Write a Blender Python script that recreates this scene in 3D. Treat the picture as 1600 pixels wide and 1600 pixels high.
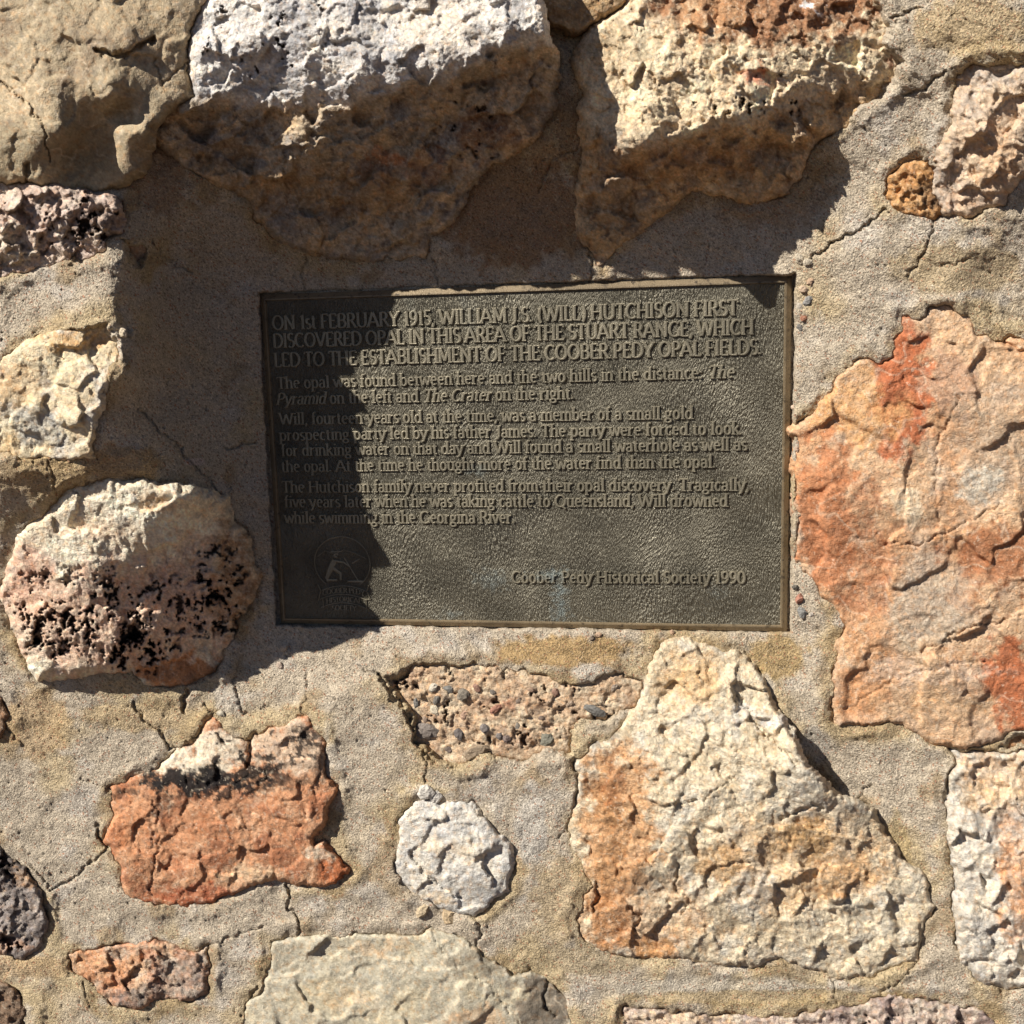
import bpy, math
import numpy as np
from mathutils import Matrix, Vector
for o in list(bpy.data.objects): bpy.data.objects.remove(o)
SC = bpy.context.scene; COL = SC.collection
# ------------------------------------------------------------ camera pose
F = 1653.0; S = 0.00055; DC = 0.93
def unit(v): v = np.array(v, float); return v/np.linalg.norm(v)
XW = unit((10212, -13, -1653))            # wall's rightward axis seen by the camera (x right, y down, z forward)
DW = np.array((281, 10553, 1653.0)); DW = unit(DW - XW*DW.dot(XW))
NW = np.cross(XW, DW)                      # into the wall
if NW[2] < 0: NW = -NW
CAM = np.array((0.17, -DC, 1.10+0.16))
KS = 1.0
def P(px, py, h):
    px = np.asarray(px, float); py = np.asarray(py, float); h = np.asarray(h, float)
    r = np.stack([(px-800)/F, (py-800)/F, np.ones_like(px)], -1)
    wx = r@XW; wy = r@NW; wz = -(r@DW)
    t = (DC - h*S)/wy
    return np.stack([CAM[0]+t*wx, CAM[1]+t*wy, CAM[2]+t*wz], -1)
cd = bpy.data.cameras.new('camera'); cam = bpy.data.objects.new('camera', cd); COL.objects.link(cam)
cd.sensor_width = 36; cd.lens = F/1600*36; cd.clip_start = 0.01; cd.clip_end = 200
c0 = np.array([XW[0], NW[0], -DW[0]]); c1 = -np.array([XW[1], NW[1], -DW[1]]); c2 = -np.array([XW[2], NW[2], -DW[2]])
m = Matrix(((c0[0], c1[0], c2[0], CAM[0]), (c0[1], c1[1], c2[1], CAM[1]), (c0[2], c1[2], c2[2], CAM[2]), (0, 0, 0, 1)))
cam.matrix_world = m; SC.camera = cam
# ------------------------------------------------------------ light
SA, SB = 1.10, 1.22                        # shadow runs right / down per unit of depth
W = bpy.data.worlds.new('World'); SC.world = W; W.use_nodes = True
nt = W.node_tree; bg = nt.nodes['Background']; sky = nt.nodes.new('ShaderNodeTexSky')
sky.sky_type = 'NISHITA'; sky.sun_disc = False; sky.air_density = .4; sky.dust_density = .2; sky.altitude = 200
el = math.asin(SB/math.sqrt(SA*SA+SB*SB+1)); sky.sun_elevation = el; sky.sun_rotation = math.atan2(-SA, -1)
nt.links.new(sky.outputs[0], bg.inputs[0]); bg.inputs[1].default_value = 0.05
sd = bpy.data.lights.new('sun', 'SUN'); sun = bpy.data.objects.new('sun', sd); COL.objects.link(sun)
sd.energy = 5.0; sd.angle = math.radians(0.5); sd.color = (1, 0.945, 0.86)
sun.rotation_euler = Vector((SA, 1, -SB)).to_track_quat('-Z', 'Y').to_euler(); sun.location = (-2, -2, 4)
SC.view_settings.view_transform = 'Standard'; SC.view_settings.look = 'None'
SC.view_settings.exposure = 0.52; SC.view_settings.gamma = 1
# ------------------------------------------------------------ numeric helpers
def hsh(ix, iy, s):
    n = (ix.astype(np.int64)*374761393 + iy.astype(np.int64)*668265263 + s*1442695041) & 0xffffffff
    n = ((n ^ (n >> 13))*1274126177) & 0xffffffff
    n = ((n ^ (n >> 16))*2246822519) & 0xffffffff
    return ((n ^ (n >> 15)) & 0xffffff)/float(0xffffff)
def vn(x, y, s):
    ix = np.floor(x); iy = np.floor(y); fx = x-ix; fy = y-iy
    def g(i, j):
        a = hsh(ix+i, iy+j, s)*6.28318
        return np.cos(a)*(fx-i)+np.sin(a)*(fy-j)
    u = fx*fx*fx*(fx*(fx*6-15)+10); v = fy*fy*fy*(fy*(fy*6-15)+10)
    return 1.5*((g(0, 0)*(1-u)+g(1, 0)*u)*(1-v)+(g(0, 1)*(1-u)+g(1, 1)*u)*v)
def fbm(x, y, sc, oc, s, gain=.5, ax=1, ay=1, ang=0):
    ca, sa = math.cos(ang), math.sin(ang); X = (x*ca+y*sa)/(sc*ax); Y = (-x*sa+y*ca)/(sc*ay)
    t = 0; a = 1; n = 0
    for i in range(oc):
        t = t+a*vn(X+17.3*i, Y-9.1*i, s+i*13); n += a; a *= gain; X = X*2.03; Y = Y*2.03
    return t/n
def ridged(x, y, sc, oc, s, **k):
    X = x/sc; Y = y/sc; t = 0; a = 1; n = 0
    for i in range(oc):
        t = t+a*(1-2.2*np.abs(vn(X+31.3*i, Y-5.1*i, s+i*7))); n += a; a *= .5; X = X*2.1; Y = Y*2.1
    return t/n
def facet(x, y, sc, s, k=14):
    """chipped rock: every cell has a plane of its own"""
    wx = x+fbm(x, y, sc*.8, 3, s+5)*sc*.35; wy = y+fbm(x, y, sc*.8, 3, s+9)*sc*.35
    X = wx/sc; Y = wy/sc; ix = np.floor(X); iy = np.floor(Y); num = 0; den = 1e-9
    for i in (-1, 0, 1):
        for j in (-1, 0, 1):
            cx = ix+i; cy = iy+j
            px = cx+hsh(cx, cy, s); py = cy+hsh(cx, cy, s+1); dx = X-px; dy = Y-py
            w = np.exp(-k*(dx*dx+dy*dy))
            h = (hsh(cx, cy, s+2)-.5)*1.0+dx*(hsh(cx, cy, s+3)-.5)*2.4+dy*(hsh(cx, cy, s+4)-.5)*2.4
            num = num+w*h; den = den+w
    return num/den
def sst(a, b, x):
    t = np.clip((x-a)/(b-a), 0, 1); return t*t*(3-2*t)
def adj(cp):
    x, y, h = cp.T; f = 1+.29*sst(620, 300, x)*sst(1000, 800, y)+.05*sst(520, 300, y)
    k = np.clip(1-.42*sst(1090, 1150, y)*(x < 1000), 0, 1)
    return np.stack([x, y, np.where(h > 38, (h-38)*k+38, h)*f], 1)
def terrace(f, n):
    t = f*n; fl = np.floor(t); return (fl+sst(.62, 1.0, t-fl))/n
def rbf(cp, X, Y, c=22.0, raw=False):
    cp = np.array(cp, float) if raw else adj(np.array(cp, float)); n = len(cp)
    d = np.sqrt((cp[:, None, 0]-cp[None, :, 0])**2+(cp[:, None, 1]-cp[None, :, 1])**2+c*c)
    A = np.ones((n+1, n+1)); A[:n, :n] = d+np.eye(n)*(-3.0); A[n, n] = 0
    w = np.linalg.solve(A, np.append(cp[:, 2], 0)); out = np.full(X.shape, w[n])
    for i in range(n): out += w[i]*np.sqrt((X-cp[i, 0])**2+(Y-cp[i, 1])**2+c*c)
    return out
def warp(X, Y, amt=1.0):
    wx = fbm(X, Y, 26, 3, 71)*9+fbm(X, Y, 7, 2, 72)*2.2; wy = fbm(X, Y, 26, 3, 81)*9+fbm(X, Y, 7, 2, 82)*2.2
    return X+wx*amt, Y+wy*amt
def sdist(poly, X, Y):
    p = np.array(poly, float); q = np.roll(p, -1, 0); d2 = np.full(X.shape, 1e12); ins = np.zeros(X.shape, bool)
    for (ax, ay), (bx, by) in zip(p, q):
        ex, ey = bx-ax, by-ay; t = np.clip(((X-ax)*ex+(Y-ay)*ey)/(ex*ex+ey*ey+1e-9), 0, 1)
        d2 = np.minimum(d2, (X-ax-t*ex)**2+(Y-ay-t*ey)**2)
        if ay != by: ins ^= ((ay > Y) != (by > Y)) & (X < (bx-ax)*(Y-ay)/(by-ay)+ax)
    d = np.sqrt(d2); return np.where(ins, d, -d)
def ldist(pl, X, Y):
    d2 = np.full(X.shape, 1e12)
    for (ax, ay), (bx, by) in zip(pl[:-1], pl[1:]):
        ex, ey = bx-ax, by-ay; t = np.clip(((X-ax)*ex+(Y-ay)*ey)/(ex*ex+ey*ey+1e-9), 0, 1)
        d2 = np.minimum(d2, (X-ax-t*ex)**2+(Y-ay-t*ey)**2)
    return np.sqrt(d2)
def lin(c):
    c = np.array(c, float)/255.0
    c = np.where(c < .04045, c/12.92, ((c+.055)/1.055)**2.4); l = c@np.array((.3, .55, .15))
    return c*.83+l[..., None]*.17 if c.ndim > 1 else c*.83+l*.17
def mix(a, b, w): return a*(1-w[..., None])+b*w[..., None]
def tag(o, **k):
    for a, b in k.items(): o[a] = b
    return o
def link(name, me, parent=None):
    o = bpy.data.objects.new(name, me); COL.objects.link(o)
    if parent: o.parent = parent
    return o
def mesh(name, V, Q, mat, col=None, parent=None, smooth=True, T=None):
    """V (n,3), Q (m,4) quads, T (k,3) triangles"""
    me = bpy.data.meshes.new(name); Q = np.asarray(Q, np.int32).reshape(-1, 4)
    T = np.zeros((0, 3), np.int32) if T is None else np.asarray(T, np.int32).reshape(-1, 3)
    me.vertices.add(len(V)); me.vertices.foreach_set('co', np.asarray(V, np.float32).ravel())
    me.loops.add(Q.size+T.size); me.polygons.add(len(Q)+len(T))
    me.loops.foreach_set('vertex_index', np.concatenate([Q.ravel(), T.ravel()]))
    me.polygons.foreach_set('loop_start', np.concatenate([np.arange(len(Q))*4, Q.size+np.arange(len(T))*3]).astype(np.int32))
    me.polygons.foreach_set('use_smooth', np.full(len(Q)+len(T), smooth))
    me.update(calc_edges=True)
    if col is not None:
        a = me.color_attributes.new('col', 'FLOAT_COLOR', 'POINT')
        a.data.foreach_set('color', np.concatenate([col, np.ones((len(col), 1))], 1).astype(np.float32).ravel())
    me.materials.append(mat); return link(name, me, parent)
def gridmesh(name, X, Y, H, keep, col, mat, parent, skirt=60, cen=None):
    """height field over (X, Y); keep = cells kept; a skirt runs back from its rim"""
    ny, nx = X.shape; idx = np.arange(ny*nx).reshape(ny, nx)
    a = idx[:-1, :-1][keep]; b = idx[:-1, 1:][keep]; c = idx[1:, 1:][keep]; d = idx[1:, :-1][keep]
    Q = np.stack([a, d, c, b], 1)
    E = np.concatenate([Q[:, [0, 1]], Q[:, [1, 2]], Q[:, [2, 3]], Q[:, [3, 0]]])
    key = np.minimum(E[:, 0], E[:, 1]).astype(np.int64)*(ny*nx)+np.maximum(E[:, 0], E[:, 1])
    u, inv, cnt = np.unique(key, return_inverse=True, return_counts=True); B = E[cnt[inv] == 1]
    x = X.ravel(); y = Y.ravel(); h = H.ravel(); cf = col.reshape(-1, 3)
    used = np.unique(Q); rm = np.full(ny*nx, -1); rm[used] = np.arange(len(used))
    V = P(x[used], y[used], h[used]); C = cf[used]
    if skirt:
        bv = np.unique(B); r2 = np.full(ny*nx, -1); r2[bv] = len(used)+np.arange(len(bv))
        cx, cy = (x[bv].mean(), y[bv].mean()) if cen is None else cen
        k = .12 if cen is None else 0
        V = np.concatenate([V, P(x[bv]+(cx-x[bv])*k, y[bv]+(cy-y[bv])*k, h[bv]-skirt)]); C = np.concatenate([C, cf[bv]])
        SQ = np.stack([rm[B[:, 1]], rm[B[:, 0]], r2[B[:, 0]], r2[B[:, 1]]], 1); Q = np.concatenate([rm[Q], SQ])
    else: Q = rm[Q]
    return mesh(name, V, Q, mat, C, parent)
# ------------------------------------------------------------ materials
def newmat(name):
    m = bpy.data.materials.new(name); m.use_nodes = True; return m, m.node_tree, m.node_tree.nodes['Principled BSDF']
def N(nt, t, **k):
    n = nt.nodes.new(t)
    for a, b in k.items():
        if a in n.inputs: n.inputs[a].default_value = b
        else: setattr(n, a, b)
    return n
def ramp(nt, src, stops):
    r = nt.nodes.new('ShaderNodeValToRGB'); e = r.color_ramp.elements
    for i, (p, c) in enumerate(stops):
        el_ = e[i] if i < 2 else e.new(p)
        el_.position = p; el_.color = (c, c, c, 1) if not hasattr(c, '__len__') else (*c, 1)
    nt.links.new(src, r.inputs[0]); return r.outputs[0]
def rockmat(name, rough, bumps, speck=None, vary=(.8, 1.15), vscale=300):
    m, t, b = newmat(name); tc = N(t, 'ShaderNodeTexCoord'); at = N(t, 'ShaderNodeAttribute', attribute_name='col')
    n1 = N(t, 'ShaderNodeTexNoise', Scale=vscale, Detail=5.0, Roughness=.65); t.links.new(tc.outputs['Object'], n1.inputs['Vector'])
    v = ramp(t, n1.outputs[0], [(.3, vary[0]), (.7, vary[1])])
    mx = N(t, 'ShaderNodeMix', data_type='RGBA', blend_type='MULTIPLY'); mx.inputs[0].default_value = 1
    t.links.new(at.outputs['Color'], mx.inputs[6]); t.links.new(v, mx.inputs[7]); out = mx.outputs[2]
    for (sc, lo, hi, c, st) in (speck or []):
        n = N(t, 'ShaderNodeTexNoise', Scale=sc, Detail=2.0, Roughness=.6); mp = N(t, 'ShaderNodeMapping')
        mp.inputs['Location'].default_value = (sc*.013, sc*.007, .3); t.links.new(tc.outputs['Object'], mp.inputs[0]); t.links.new(mp.outputs[0], n.inputs['Vector'])
        f = ramp(t, n.outputs[0], [(lo, 0.0), (hi, st)])
        q = N(t, 'ShaderNodeMix', data_type='RGBA'); q.inputs[7].default_value = (*lin(c), 1)
        t.links.new(f, q.inputs[0]); t.links.new(out, q.inputs[6]); out = q.outputs[2]
    t.links.new(out, b.inputs['Base Color']); b.inputs['Roughness'].default_value = rough; b.inputs['Specular IOR Level'].default_value = .25
    prev = None
    for (sc, dist, det) in bumps:
        n = N(t, 'ShaderNodeTexNoise', Scale=sc, Detail=det, Roughness=.62); t.links.new(tc.outputs['Object'], n.inputs['Vector'])
        u = N(t, 'ShaderNodeBump', Strength=1.0, Distance=dist); t.links.new(n.outputs[0], u.inputs['Height'])
        if prev: t.links.new(prev, u.inputs['Normal'])
        prev = u.outputs[0]
    t.links.new(prev, b.inputs['Normal']); return m
M_rock = rockmat('rock', .85, [(200, .0016, 5.0), (700, .0011, 4.0)], [(260, .62, .72, (232, 214, 186), .35)])
M_rough = rockmat('rough_rock', .9, [(190, .0022, 6.0), (600, .0013, 4.0)], [(300, .62, .7, (226, 208, 182), .35)], (.7, 1.2))
M_smooth = rockmat('smooth_rock', .7, [(120, .0009, 4.0), (700, .0008, 3.0)], [(240, .6, .72, (120, 84, 52), .35)], (.85, 1.1), 200)
M_mortar = rockmat('mortar', .95, [(160, .0012, 3.0), (620, .0030, 3.0)],
                   [(1150, .60, .67, (92, 72, 58), .75), (1000, .66, .71, (196, 118, 70), .6), (1250, .66, .72, (246, 240, 228), .8), (330, .70, .74, (84, 66, 54), .6)], (.62, 1.22), 620)
M_gravel = rockmat('pebble', .6, [(400, .0012, 3.0)], None, (.6, 1.25), 500)
# ------------------------------------------------------------ the plaque's corners
PQ = [(405, 460), (1238, 430), (1230, 988), (437, 975)]
pc = P([p[0] for p in PQ], [p[1] for p in PQ], np.zeros(4))
PX0 = (pc[0, 0]+pc[3, 0])/2; PX1 = (pc[1, 0]+pc[2, 0])/2; PZ1 = (pc[0, 2]+pc[1, 2])/2; PZ0 = (pc[2, 2]+pc[3, 2])/2
# ------------------------------------------------------------ stones
# name: poly = outline in photo pixels, cp = (x, y, height above the plaque face in px)
ST = []
def stone(label, poly, cp, cols, **k): ST.append(dict(label=label, poly=poly, cp=cp, cols=cols, **k))
stone('smooth tan sandstone block at the top left corner',
      [(-90, -90), (320, -90), (318, 0), (302, 30), (293, 60), (296, 110), (303, 150), (262, 173), (236, 198), (231, 250), (217, 272), (170, 297), (110, 300), (60, 288), (40, 283), (-90, 286)],
      [(-60, -60, 235), (0, 0, 250), (150, 0, 240), (300, 0, 205), (240, 60, 230), (300, 130, 205), (200, 75, 252), (210, 88, 236), (150, 100, 260), (171, 152, 276), (220, 150, 240), (100, 150, 270), (98, 206, 282), (60, 240, 274), (0, 150, 258), (0, 280, 258), (60, 280, 258), (132, 182, 238), (190, 180, 216), (228, 200, 250), (192, 204, 250), (170, 222, 212), (120, 240, 215), (200, 240, 232), (200, 262, 226), (226, 240, 214), (160, 280, 212), (106, 280, 225)],
      [(176, 156, 120), (196, 172, 132), (160, 138, 106)], raw=True, mat='smooth', fac=5, fs=70, rid=2, edge=10, gap=1.0,
      patch=[(60, 240, 150, 60, (146, 132, 100), .6), (180, 20, 110, 40, (200, 176, 134), .5), (70, 30, 40, 50, (140, 126, 98), .5)],
      cracks=[([(0, 128), (40, 160), (68, 195), (78, 250)], 2.2, 5), ([(42, 258), (44, 285)], 4, 10), ([(240, 90), (255, 130), (292, 98)], 2, 4), ([(150, 78), (185, 88), (240, 62)], 5, 12)])
stone('large white and grey rock overhanging the plaque, brown below',
      [(320, -90), (316, 0), (300, 38), (297, 90), (306, 150), (262, 178), (237, 205), (246, 226), (290, 262), (340, 290), (392, 312), (402, 342), (440, 375), (480, 392), (520, 399), (572, 407), (635, 404), (663, 404),
       (671, 371), (716, 336), (730, 301), (761, 259), (807, 235), (845, 210), (861, 165), (867, 119), (865, 80), (852, 50), (841, 0), (838, -90)],
      [(320, -80, 170), (600, -80, 180), (838, -80, 190), (318, 20, 195), (312, 140, 217), (395, 72, 222), (480, 92, 216), (415, 118, 188), (345, 150, 205), (470, 132, 208), (560, 142, 214), (470, 165, 180), (380, 162, 178), (600, 40, 205), (700, 40, 212), (614, 124, 216), (695, 106, 224), (744, 88, 234), (800, 68, 238), (852, 50, 232), (620, 158, 178), (560, 180, 175), (700, 145, 172), (790, 110, 170), (855, 110, 160), (600, 250, 118), (585, 225, 145), (450, 250, 138), (330, 210, 160), (248, 205, 190), (340, 288, 115), (420, 350, 58), (560, 330, 64), (600, 400, 14), (660, 398, 8), (690, 340, 44), (760, 262, 78), (840, 208, 105), (780, 180, 128), (680, 250, 98)],
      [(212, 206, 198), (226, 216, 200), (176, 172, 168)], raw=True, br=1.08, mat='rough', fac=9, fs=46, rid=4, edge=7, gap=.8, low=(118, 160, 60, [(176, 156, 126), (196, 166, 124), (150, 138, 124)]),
      patch=[(770, 215, 60, 28, (150, 84, 52), .7), (760, 185, 45, 18, (118, 62, 44), .7), (640, 260, 90, 30, (160, 108, 74), .5), (600, 240, 30, 16, (206, 116, 70), .7), (350, 225, 60, 25, (128, 112, 100), .6), (500, 300, 160, 40, (176, 138, 86), .6),
             (330, 0, 30, 60, (232, 226, 214), .5), (690, 40, 60, 50, (226, 206, 176), .5), (560, 30, 40, 70, (150, 148, 150), .5), (450, 60, 40, 60, (160, 160, 164), .5)],
      pits=[(745, 205, 60, 40, 9, .12), (420, 60, 120, 60, 8, .05)])
stone('small tan stone wedged between the two top rocks',
      [(841, -90), (844, 8), (858, 34), (885, 46), (905, 49), (926, 40), (941, 27), (976, 3), (992, -90)],
      [(850, -60, 112), (860, 0, 118), (900, 30, 112), (950, -10, 112), (980, -60, 108)], [(196, 162, 112), (172, 140, 98)], mat='rock', fac=5, fs=30, rid=3, edge=8, gap=5)
stone('large overhanging rock, red-brown on top with a fractured cream face',
      [(994, -90), (976, 7), (940, 35), (915, 63), (900, 95), (908, 118), (918, 150), (908, 172), (908, 210), (916, 240), (898, 315), (902, 374), (922, 395), (926, 416), (943, 416), (964, 390), (1024, 342), (1060, 308), (1092, 295),
       (1145, 312), (1190, 316), (1236, 300), (1255, 270), (1262, 236), (1337, 186), (1388, 140), (1408, 122), (1406, 95), (1391, 66), (1393, 35), (1384, 20), (1369, 0), (1362, -90)],
      [(1000, -80, 70), (1200, -80, 60), (1360, -80, 50), (1200, -10, 92), (1100, 30, 122), (1360, 0, 70), (980, 20, 118), (905, 95, 130), (1000, 100, 142), (1210, 60, 112), (1010, 225, 166), (985, 238, 162), (1024, 222, 160), (1090, 205, 145), (1120, 110, 138), (1160, 188, 132), (1200, 172, 124), (1060, 165, 142), (1240, 160, 100), (1290, 122, 86), (1350, 70, 80), (1370, 112, 76), (1402, 90, 66), (1404, 118, 60), (950, 175, 135), (930, 150, 138), (925, 300, 60), (928, 408, 8), (985, 262, 106), (1000, 330, 46), (1090, 288, 44), (1090, 232, 98), (1190, 215, 80), (1180, 300, 40), (1250, 250, 46), (1300, 165, 62), (1335, 180, 54), (1385, 135, 52)],
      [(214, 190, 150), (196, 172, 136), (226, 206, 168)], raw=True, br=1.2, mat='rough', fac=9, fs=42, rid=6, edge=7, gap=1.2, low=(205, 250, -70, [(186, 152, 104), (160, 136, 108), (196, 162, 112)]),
      patch=[(1215, 5, 185, 66, (146, 84, 58), .95), (1120, 20, 70, 34, (186, 124, 86), .6), (960, 80, 60, 34, (150, 132, 98), .6), (1265, 15, 22, 8, (246, 240, 236), .9), (1180, 118, 26, 10, (200, 76, 40), .7), (960, 230, 30, 40, (120, 116, 110), .6), (1060, 250, 130, 30, (160, 96, 60), .5), (1390, 96, 14, 14, (130, 56, 46), .7), (970, 340, 50, 40, (130, 118, 104), .5)],
      pits=[(1180, 140, 150, 40, 12, .05)])
stone('rough pink-grey pitted rock at the left edge, upper one',
      [(-90, 288), (0, 285), (45, 289), (73, 290), (126, 304), (182, 315), (188, 345), (186, 362), (166, 374), (168, 394), (98, 415), (45, 424), (0, 435), (-90, 440)],
      [(-60, 290, 235), (0, 292, 238), (0, 350, 262), (100, 335, 262), (178, 320, 248), (186, 352, 238), (150, 362, 246), (172, 385, 240), (110, 400, 236), (30, 412, 238), (-60, 420, 236)], [(206, 178, 158), (184, 164, 150), (222, 200, 176)],
      raw=True, mat='rough', fac=12, fs=30, rid=8, edge=7, gap=3, pits=[(130, 350, 60, 45, 12, .22)], patch=[(20, 390, 40, 30, (226, 212, 184), .6), (150, 350, 40, 24, (64, 50, 46), .6)])
stone('thin brown stone flake set in the shaded mortar',
      [(188, 378), (206, 375), (229, 385), (231, 402), (222, 419), (208, 416), (196, 398)], [(190, 380, 148), (210, 390, 142), (226, 400, 122), (212, 415, 128)], [(170, 140, 112)], mat='rock', fac=3, fs=15, rid=2, edge=5, gap=2)
stone('pale cream and grey flat stone with orange upper rim',
      [(-90, 562), (0, 565), (35, 538), (73, 523), (115, 513), (150, 508), (171, 507), (176, 523), (183, 534), (187, 551), (179, 576), (165, 604), (151, 649), (145, 677), (144, 712), (105, 720), (63, 715), (28, 720), (10, 708), (-90, 716)],
      [(-60, 570, 195), (0, 580, 200), (70, 545, 212), (168, 514, 186), (184, 545, 190), (180, 580, 205), (100, 600, 210), (0, 640, 200), (160, 610, 216), (146, 650, 212), (140, 706, 202), (60, 690, 196), (0, 700, 192), (-60, 700, 190)],
      [(222, 200, 158), (208, 196, 176), (232, 214, 172)], mat='rock', fac=7, fs=50, rid=3, edge=6, gap=2, patch=[(115, 535, 60, 20, (208, 140, 76), .8), (20, 600, 30, 40, (206, 160, 100), .6), (60, 670, 60, 36, (186, 186, 180), .7), (60, 695, 12, 16, (86, 72, 62), .8), (0, 700, 30, 20, (208, 150, 90), .6)])
stone('big rounded boulder, cream above and black-pitted pink below',
      [(0, 926), (24, 870), (26, 835), (63, 807), (91, 779), (115, 758), (147, 749), (210, 751), (259, 761), (301, 765), (350, 779), (360, 821), (385, 842), (401, 898), (395, 933), (371, 971), (353, 1027), (332, 1055), (297, 1073), (245, 1076), (224, 1066), (203, 1045), (157, 1052), (87, 1055), (63, 1062), (45, 1024), (21, 975)],
      [(110, 770, 215), (150, 800, 212), (60, 850, 180), (24, 850, 165), (210, 760, 228), (240, 790, 224), (292, 772, 216), (150, 870, 190), (240, 860, 176), (285, 850, 160), (345, 790, 120), (380, 860, 78), (392, 920, 44), (330, 900, 104), (370, 960, 42), (335, 1040, 30), (275, 960, 108), (200, 940, 148), (100, 930, 160), (12, 925, 120), (50, 960, 135), (66, 1050, 96), (90, 1040, 106), (150, 1035, 110), (205, 1030, 88), (240, 1065, 60), (290, 1062, 44), (200, 1000, 120), (230, 1015, 82), (250, 1000, 104)],
      [(222, 206, 176), (208, 190, 160), (232, 218, 190)], raw=True, br=1.15, mat='rough', fac=8, fs=60, rid=4, edge=14, gap=2,
      patch=[(180, 970, 220, 90, (212, 168, 138), .85), (40, 900, 40, 60, (206, 152, 122), .7), (150, 830, 50, 20, (220, 178, 140), .5), (372, 910, 52, 90, (150, 92, 60), .88), (280, 1055, 90, 28, (190, 108, 58), .9), (240, 785, 25, 25, (190, 146, 86), .6), (300, 900, 50, 70, (188, 152, 134), .6)],
      pits=[(185, 960, 170, 62, 9, .40), (215, 1010, 60, 40, 16, .5), (345, 930, 40, 80, 12, .36), (60, 950, 50, 60, 8, .2), (100, 1010, 60, 30, 8, .2)], blackpit=True)
stone('huge orange-red rock right of the plaque',
      [(1234, 670), (1250, 661), (1267, 650), (1299, 611), (1309, 586), (1341, 565), (1355, 558), (1369, 569), (1390, 565), (1400, 541), (1407, 520), (1411, 493), (1435, 497), (1453, 483), (1477, 478), (1519, 493), (1530, 525), (1565, 535), (1600, 552), (1690, 552), (1690, 1130), (1600, 1136), (1565, 1155),
       (1512, 1169), (1460, 1159), (1407, 1134), (1390, 1129), (1337, 1131), (1313, 1136), (1302, 1113), (1301, 1075), (1306, 1024), (1302, 1010), (1320, 978), (1309, 954), (1285, 933), (1267, 901), (1243, 877), (1246, 810), (1242, 716), (1247, 686)],
      [(1238, 671, 22), (1300, 640, 34), (1250, 850, 28), (1260, 760, 32), (1320, 1000, 40), (1310, 1125, 40), (1450, 490, 42), (1380, 575, 42), (1680, 560, 55), (1450, 600, 52), (1450, 800, 52), (1350, 750, 46), (1520, 640, 62), (1500, 700, 50), (1560, 740, 64), (1480, 860, 46), (1600, 900, 62), (1400, 950, 50), (1520, 1000, 58), (1600, 1120, 55), (1680, 1100, 60), (1450, 1140, 44), (1520, 1160, 55), (1400, 1060, 48), (1460, 1040, 56)],
      [(212, 172, 128), (196, 164, 132), (206, 154, 104)], mat='rock', fac=8, fs=100, rid=3.2, edge=8, gap=1.2,
      patch=[(1410, 610, 44, 110, (186, 84, 44), .95), (1340, 640, 70, 60, (216, 144, 88), .85), (1290, 800, 46, 130, (192, 106, 66), .92), (1345, 860, 50, 110, (180, 100, 66), .85), (1485, 600, 40, 50, (188, 146, 112), .9), (1550, 700, 70, 100, (186, 160, 130), .8), (1565, 870, 80, 50, (166, 90, 58), .9), (1500, 930, 60, 24, (160, 92, 62), .8), (1530, 760, 40, 30, (204, 196, 176), .8), (1440, 960, 60, 70, (184, 168, 142), .8), (1420, 790, 28, 18, (226, 206, 170), .8), (1460, 940, 80, 60, (180, 160, 138), .6), (1580, 1060, 44, 66, (188, 86, 44), .92), (1440, 1100, 110, 26, (196, 140, 104), .6), (1340, 1080, 40, 50, (206, 128, 84), .7), (1450, 1050, 120, 14, (206, 182, 158), .6), (1420, 500, 20, 30, (188, 84, 50), .8)],
      cracks=[([(1320, 1110), (1400, 1060), (1480, 1040), (1560, 1030)], 2, 3), ([(1500, 620), (1465, 690), (1460, 770), (1480, 850)], 2.4, 3), ([(1380, 850), (1440, 850), (1500, 820), (1560, 790)], 2, 4), ([(1440, 1020), (1500, 985), (1600, 960)], 2, 5)])
stone('small orange stone at the right edge above the red rock', [(1572, 530), (1690, 516), (1690, 548), (1600, 548), (1588, 546)], [(1580, 535, 48), (1680, 530, 52)], [(222, 176, 128)], mat='rock', fac=2, fs=20, rid=2, edge=6, gap=3)
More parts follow.
